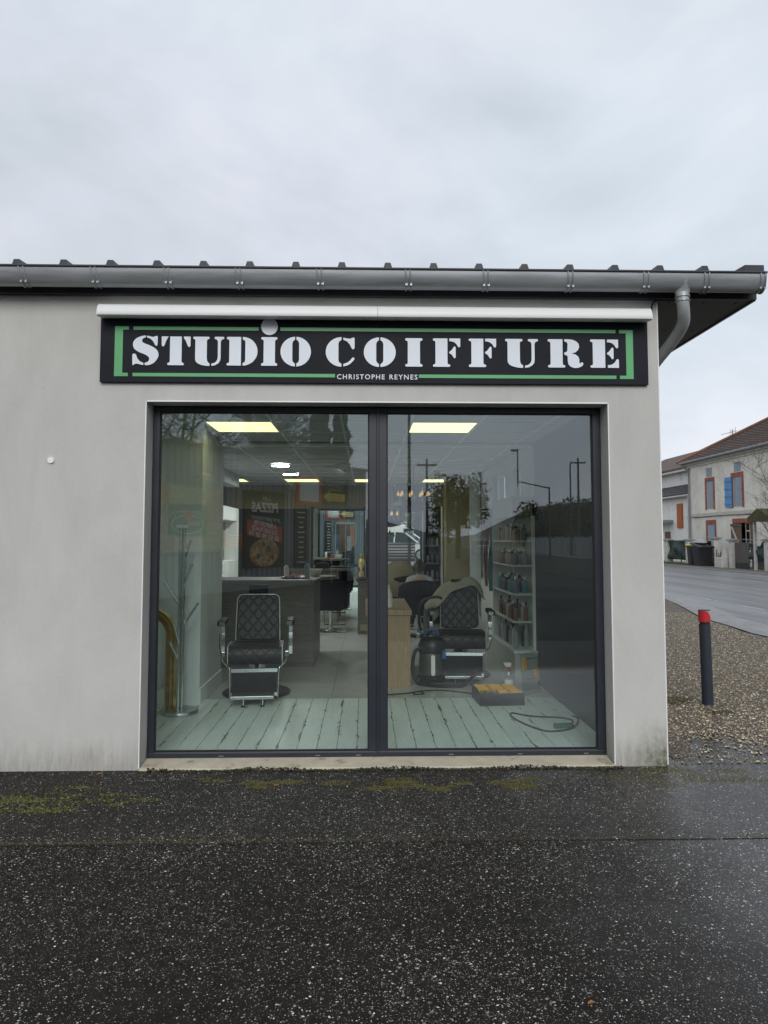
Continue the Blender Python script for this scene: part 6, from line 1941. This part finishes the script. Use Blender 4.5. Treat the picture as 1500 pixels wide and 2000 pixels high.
w1 = leaves('foliage', 34000, wood_shape, 0.20, BRN + DKG, 41, wd_)
w1['kind'] = 'stuff'
def hedge_shape(g):
    return (g.random() * 40 - 4, -3 + g.random() * 1.5, 0.1 + 2.2 * g.random() * (0.6 + 0.4 * math.sin(g.random() * 6)))
w2 = leaves('undergrowth', 9000, hedge_shape, 0.16, BRN, 42, wd_)
w2['kind'] = 'stuff'
gw = thing('garden_wall', 'long pale concrete panel wall mirrored beyond the road', 'wall', (19.2, -40, 0))
for k in range(18):
    part('wall_panel', MB().box(-0.03, -k * 2.2 - 2.12, 0.05, 0.03, -k * 2.2 - 0.08, 1.65 + 0.05 * (k % 3)), 'fence_concrete', gw)
    part('wall_post', MB().box(-0.08, -k * 2.2 - 0.075, 0.0, 0.08, -k * 2.2 + 0.075, 1.85), 'fence_concrete', gw)

# ------------------------------------------------------------------ pizza kiosk behind the camera
K = thing('pizza_kiosk', 'grey ribbed metal pizza kiosk mirrored in the left pane', 'kiosk', (-5.59, -13.98, 0), R(122.05))
KX0, KX1, KH = -10.5, 4.2, 4.25
m = MB()
n = int((KX1 - KX0) / 0.25)
prof_ = []
for k in range(n):
    x = KX0 + k * 0.25
    prof_ += [(x, 0.0), (x + 0.15, 0.0), (x + 0.17, 0.045), (x + 0.23, 0.045)]
prof_.append((KX1, 0.0))
m.quadgrid([[(a, b, 0.0) for a, b in prof_], [(a, b, KH) for a, b in prof_]])
part('cladding', m, 'shed_cladding', K, fixn=False)
part('end_wall', MB().box(KX0 - 0.05, 0.0, 0, KX0 - 0.002, 5.5, KH).box(KX1 + 0.002, 0.0, 0, KX1 + 0.05, 5.5, KH).box(KX0, 5.4, 0, KX1, 5.5, KH), 'shed_cladding', K)
part('roof', MB().box(KX0 - 0.12, -0.10, KH + 0.001, KX1 + 0.12, 5.6, KH + 0.09), 'shed_dark', K)
part('kiosk_plinth', MB().box(KX0, -0.015, 0.0, KX1, -0.002, 0.22), 'concrete', K)
# glazed lobby and hatch
dr = part('lobby_door', MB().box(-9.25, -0.06, 0.02, -9.15, -0.004, 2.62).box(-8.15, -0.06, 0.02, -8.07, -0.004, 2.62).box(-7.05, -0.06, 0.02, -6.95, -0.004, 2.62).box(-9.15, -0.06, 2.5, -6.95, -0.004, 2.62), 'steel_dull', K)
part('pane', MB().box(-9.149, -0.035, 0.02, -8.151, -0.025, 2.499), 'car_glass', dr)
part('pane', MB().box(-8.069, -0.035, 0.02, -7.051, -0.025, 2.499), 'car_glass', dr)
part('orange_panel', MB().box(-9.10, -0.055, 1.1, -8.6, -0.036, 2.45), 'poster_orange', K)
part('hatch', MB().box(-8.75, -0.07, 0.85, -8.2, -0.0565, 1.75), 'steel_dull', K)
def panel(name, s0, s1, z0, z1, mat, label, d=0.0):
    return part(name, MB().box(-s1, -0.055 - d, z0, -s0, -0.003, z1), mat, K, label=label)
Y1 = -0.058
po = panel('pizza_poster', 3.36, 5.35, 0.68, 3.12, 'poster_black', 'dark poster with a pizza and white lettering')
cx = -4.35
text('lettering', 'Les', 0.30, 'poster_white', po, (cx - 0.1, Y1, 2.82), shear=0.3)
text('lettering', 'PIZZAS', 0.42, 'poster_white', po, (cx, Y1, 2.46), bold=0.016, fitw=1.30)
text('lettering', 'pour gastronomes !', 0.22, 'poster_white', po, (cx, Y1, 2.19), shear=0.3, rot=4, fitw=1.55)
rp = MB().prism([(cx - 0.86, 1.46), (cx + 0.86, 1.72), (cx + 0.86, 2.22), (cx - 0.86, 1.98)], Y1 - 0.012, Y1 - 0.001)
part('red_band', rp, 'poster_red', po)
for i, s in enumerate(('A EMPORTER', 'OU SUR PLACE', '05 53 98 39 74')):
    text('lettering', s, 0.20, 'poster_white', po, (cx + 0.02 * i, Y1 - 0.014, 1.985 - 0.185 * i), rot=8.2, bold=0.008, fitw=[1.15, 1.25, 1.5][i])
part('pizza_print', MB().disc(cx, 1.15, 0.72, Y1 - 0.004, Y1 - 0.001, 40, 0.62).xf(Matrix.Identity(4)), 'food_pizza', po)
part('pizza_print', MB().disc(cx - 0.2, 1.28, 0.10, Y1 - 0.007, Y1 - 0.0045, 16).disc(cx + 0.3, 1.05, 0.09, Y1 - 0.007, Y1 - 0.0045, 16).disc(cx + 0.05, 1.42, 0.08, Y1 - 0.007, Y1 - 0.0045, 16).disc(cx - 0.4, 1.0, 0.08, Y1 - 0.007, Y1 - 0.0045, 16), 'poster_green', po)
fc = panel('food_collage', -1.9, 2.39, 1.21, 3.07, 'food_meat', 'collage of food photographs round a green emblem')
for (s0, s1, z0, z1, mt) in ((-0.5, 0.28, 2.45, 3.05, 'food_pizza'), (0.33, 1.70, 2.58, 3.05, 'food_salad'), (1.78, 2.37, 2.10, 3.05, 'food_meat'), (-0.7, 0.28, 1.75, 2.42, 'food_meat'), (1.78, 2.37, 1.70, 2.06, 'food_pasta'), (-0.9, 0.5, 1.23, 1.66, 'food_meat'), (0.55, 1.65, 1.23, 1.66, 'food_pasta'), (1.70, 2.37, 1.23, 1.66, 'food_salad')):
    part('photo_print', MB().box(-s1, Y1 - 0.006, z0, -s0, Y1 + 0.002, z1), mt, fc)
em = part('emblem', MB().box(-1.74, Y1 - 0.016, 1.70, -0.31, Y1 - 0.007, 2.55), 'poster_green', fc, label='green emblem with white noodles round a red tomato')
EM = Y1 - 0.018
def ring(cx, cz, rx, rz, w, a0=0, a1=360, n=40):
    o, i = arc(cx, cz, rx, rz, a0, a1, n), arc(cx, cz, rx - w, rz - w, a0, a1, n)
    return [[(a, EM, b) for a, b in o], [(a, EM, b) for a, b in i]]
mm = MB()
mm.quadgrid(ring(-1.02, 2.0, 0.62, 0.27, 0.03))
for k in range(4):
    mm.quadgrid(ring(-1.02 - 0.18 * (k - 1.5), 2.16 + 0.02 * k, 0.46 - 0.03 * k, 0.22 - 0.02 * k, 0.02, 10, 175))
part('noodle_rings', mm, 'poster_white', em, fixn=False)
part('tomato', MB().disc(-1.02, 2.24, 0.17, EM - 0.006, EM - 0.001, 24), 'poster_red', em)
sw_ = MB()
for k in range(4):
    sw_.tube(spline([(-1.46 + 0.11 * k, EM - 0.006, 1.97), (-1.42 + 0.11 * k, EM - 0.006, 2.08 + 0.02 * (k % 2)), (-1.38 + 0.11 * k, EM - 0.006, 1.98), (-1.36 + 0.11 * k, EM - 0.006, 1.99)], 4), 0.012, 5)
part('script_strokes', sw_, 'poster_white', em, kind='stuff')
part('block_line', MB().box(-1.04, EM - 0.006, 1.90, -0.58, EM - 0.001, 1.98), 'poster_white', em)
on = panel('orange_notice', 2.59, 3.30, 1.32, 1.79, 'poster_orange', 'orange notice with pale lines')
for k in range(4):
    part('notice_line', MB().box(-3.2 + 0.08 * k, Y1 - 0.003, 1.68 - 0.09 * k, -2.7 - 0.06 * (k % 2), Y1 + 0.001, 1.71 - 0.09 * k), 'poster_white', on)
mn = panel('menu_board', 5.92, 6.62, 0.55, 2.66, 'poster_black', 'tall black menu board')
for k in range(11):
    w = [0.22, 0.20, 0.1, 0.15, 0.2, 0.17, 0.13, 0.15, 0.12, 0.14, 0.22][k]
    part('menu_line', MB().box(-6.27 - w, Y1 - 0.003, 2.48 - 0.17 * k, -6.27 + w, Y1 + 0.001, 2.52 - 0.17 * k), 'poster_white', mn)
qb = panel('red_framed_panel', 5.99, 7.47, 2.78, 3.83, 'poster_red', 'red framed blank white panel')
part('white_field', MB().box(-7.30, Y1 - 0.003, 2.90, -6.17, Y1 + 0.001, 3.70), 'poster_white', qb)
bp_ = panel('arrow_board', 7.50, 9.14, 2.84, 3.85, 'poster_black', 'black board with white text and yellow arrow')
for i, s in enumerate(('Flashez ce QR code', 'et découvrez', 'notre carte...')):
    text('lettering', s, 0.17, 'poster_white', bp_, (-8.32, Y1, 3.66 - 0.155 * i), fitw=[1.35, 0.95, 0.85][i])
ar = [(-8.95, 2.98), (-7.98, 2.98), (-7.98, 2.88), (-7.58, 3.12), (-7.98, 3.36), (-7.98, 3.26), (-8.95, 3.26)]
part('arrow', MB().prism(ar, Y1 - 0.004, Y1 + 0.001), 'poster_yellow', bp_)
for zb in (3.15, 3.05):
    part('arrow_line', MB().box(-8.80, Y1 - 0.006, zb, -8.02, Y1 - 0.0045, zb + 0.045), 'poster_orange', bp_)
for s_, z in ((1.36, 3.36), (5.2, 3.34), (8.07, 4.02)):
    t = part('flood_lamp', MB().tube([(-s_, -0.01, z), (-s_, -0.35, z + 0.04)], 0.02, 6), 'shed_dark', K)
    part('lamp_head', MB().prism([(-0.50, z - 0.12), (-0.30, z - 0.02), (-0.30, z + 0.12), (-0.52, z + 0.02)], -s_ - 0.17, -s_ + 0.17, 'x'), 'lamp_white', t)

# ------------------------------------------------------------------ cars
def car(label, loc, rz, mat, L_=4.0, Wd=1.72, H_=1.48, group=None):
    t = thing('parked_car', label, 'car', loc, rz, group)
    hl, hw = L_ / 2, Wd / 2
    low = [(-hl, 0.32), (-hl - 0.02, 0.55), (-hl + 0.06, 0.82), (-hl + 0.9, 0.93), (hl - 0.25, 0.98), (hl - 0.02, 0.88), (hl, 0.5), (hl - 0.05, 0.30)]
    def sect(y, k):
        return [(x * (1 - 0.02 * k), y, z) for x, z in low]
    m = MB()
    m.quadgrid([sect(-hw * 0.90, 2), sect(-hw, 0), sect(hw, 0), sect(hw * 0.90, 2)])
    b0 = len(m.v)
    for y in (-hw * 0.9 - 0.001, hw * 0.9 + 0.001):
        b = len(m.v)
        m.v += [(x * 0.96, y, z) for x, z in low]
        m.f.append(tuple(range(b, b + len(low))))
    m.box(-hl + 0.05, -hw * 0.86, 0.22, hl - 0.08, hw * 0.86, 0.34)
    part('body', m, mat, t, smooth=40, fixn=False)
    cab = [(-hl + 0.85, 0.93), (-hl + 1.55, H_ - 0.06), (-hl + 2.0, H_), (hl - 0.75, H_ - 0.03), (hl - 0.22, 0.98)]
    g = MB()
    rows = [[(x, -hw * 0.93, z) if z < 1 else (x, -hw * 0.74, z) for x, z in cab], [(x, hw * 0.93, z) if z < 1 else (x, hw * 0.74, z) for x, z in cab]]
    g.quadgrid(rows)
    for r in rows:
        b = len(g.v)
        g.v += r
        g.f.append(tuple(range(b, b + 5)))
    part('cabin_glass', g, 'car_glass', t, fixn=False)
    rf = MB().quadgrid([[(-hl + 1.5, -hw * 0.75, H_ - 0.06), (-hl + 2.0, -hw * 0.75, H_ + 0.012), (hl - 0.74, -hw * 0.75, H_ - 0.015)], [(-hl + 1.5, hw * 0.75, H_ - 0.06), (-hl + 2.0, hw * 0.75, H_ + 0.012), (hl - 0.74, hw * 0.75, H_ - 0.015)]])
    for s in (-1, 1):
        for (x0, z0, x1, z1) in ((-hl + 0.85, 0.93, -hl + 1.55, H_ - 0.06), (0.15, 0.95, 0.15, H_ - 0.01), (hl - 0.22, 0.98, hl - 0.75, H_ - 0.03)):
            rf.tube([(x0, s * hw * 0.94, z0), (x1, s * hw * 0.752, z1)], 0.04, 6)
    part('roof', rf, mat, t, fixn=False)
    for x in (-hl + 0.72, hl - 0.72):
        for s in (-1, 1):
            w = part('wheel', MB().tube([(x, s * (hw - 0.20), 0.31), (x, s * (hw + 0.01), 0.31)], 0.31, 20), 'black_rubber', t, smooth=40)
            part('rim', MB().tube([(x, s * (hw + 0.011), 0.31), (x, s * (hw + 0.02), 0.31)], 0.20, 14), 'zinc_bright', w)
    for s in (-1, 1):
        part('tail_light', MB().box(hl - 0.10, s * hw * 0.82 - 0.11, 0.68, hl + 0.012, s * hw * 0.82 + 0.11, 0.93), 'lens_red', t)
        part('headlight', MB().box(-hl - 0.012, s * hw * 0.75 - 0.15, 0.60, -hl + 0.12, s * hw * 0.75 + 0.15, 0.76), 'lens_clear', t)
    part('bumper', MB().box(-hl - 0.05, -hw * 0.88, 0.30, -hl + 0.08, hw * 0.88, 0.48).box(hl - 0.08, -hw * 0.88, 0.30, hl + 0.05, hw * 0.88, 0.48), mat, t)
    return t
car('silver car mirrored on the road right of the oak counter', (11.5, -66, 0.012), R(95), 'car_silver')

# ------------------------------------------------------------------ behind the salon, seen through its rear door
struct('rear_terrace', MB().box(-14, 16.0, -0.1, 7.5, 60, 0.45), 'concrete')
struct('rear_yard', MB().box(-14, 10.4, -0.1, 6.0, 15.99, 0.004), 'patch_grey')
bn = thing('slatted_bench', 'dark slatted bench seen through the rear glass door', 'bench', (0.72, 19.0, 0.45))
for k in range(6):
    part('slat', MB().box(-0.95, -0.02 + 0.012 * k, 0.42 + 0.098 * k, 0.95, 0.015 + 0.012 * k, 0.50 + 0.098 * k), 'bench_wood', bn)
for k in range(4):
    part('slat', MB().box(-0.95, 0.05 + 0.11 * k, 0.385, 0.95, 0.145 + 0.11 * k, 0.415), 'bench_wood', bn)
for x in (-0.35, 0.75):
    part('leg', MB().box(x - 0.045, -0.065, 0.0, x + 0.045, -0.022, 1.0), 'bench_wood', bn)
    part('leg', MB().box(x - 0.045, 0.40, 0.0, x + 0.045, 0.45, 0.384), 'bench_wood', bn)
car('white parked car seen through the rear glass door above the bench', (1.9, 33.0, 0.45), R(160), 'car_white', group='cars behind the salon')
car('silver parked car with red tail lights behind the white one', (3.6, 44.0, 0.45), R(-80), 'car_silver', 4.2, 1.8, 1.7, group='cars behind the salon')
RW = thing('rear_house', 'pale house beyond the cars seen through the rear glass door', 'house', (1.5, 62, 0))
part('wall', MB().box(-7, 0, 0, 9, 6, 5.2), 'house_white', RW)
part('roof', MB().prism([(-0.6, 5.1), (3.0, 7.2), (6.6, 5.1), (6.6, 4.95), (-0.6, 4.95)], -7.4, 9.4, 'x'), 'roof_brown', RW)
for x in (-4.5, -1.0, 2.5, 6.0):
    w = part('window', MB().box(x - 0.5, -0.04, 1.2, x + 0.5, -0.002, 2.6), 'house_trim', RW)
    part('pane', MB().box(x - 0.42, -0.055, 1.28, x + 0.42, -0.041, 2.52), 'car_glass', w)
LIM = [(0.16, 0.24, 0.05), (0.12, 0.19, 0.04), (0.2, 0.28, 0.07)]
hgt_ = thing('green_hedge', 'bright green clipped hedge seen low through the rear glass door', 'hedge', (-0.6, 30, 0.45))
part('stem', MB().tube([(0, 0, 0), (0, 0, 0.8)], 0.05, 6), 'bark', hgt_)
def hs(g):
    return (-1.8 + 3.4 * g.random(), -0.4 + 0.8 * g.random(), 0.05 + 1.5 * g.random())
leaves('foliage', 4000, hs, 0.09, LIM, 55, hgt_)
leafy('leafy_tree', 'pale green tree beyond the rear car park', (5.5, 48, 0.3), blob(3.2, 3.0, 3.0, 4.5, 10, 8), 7000, 0.2, MDG, 56, 5, 0.25)
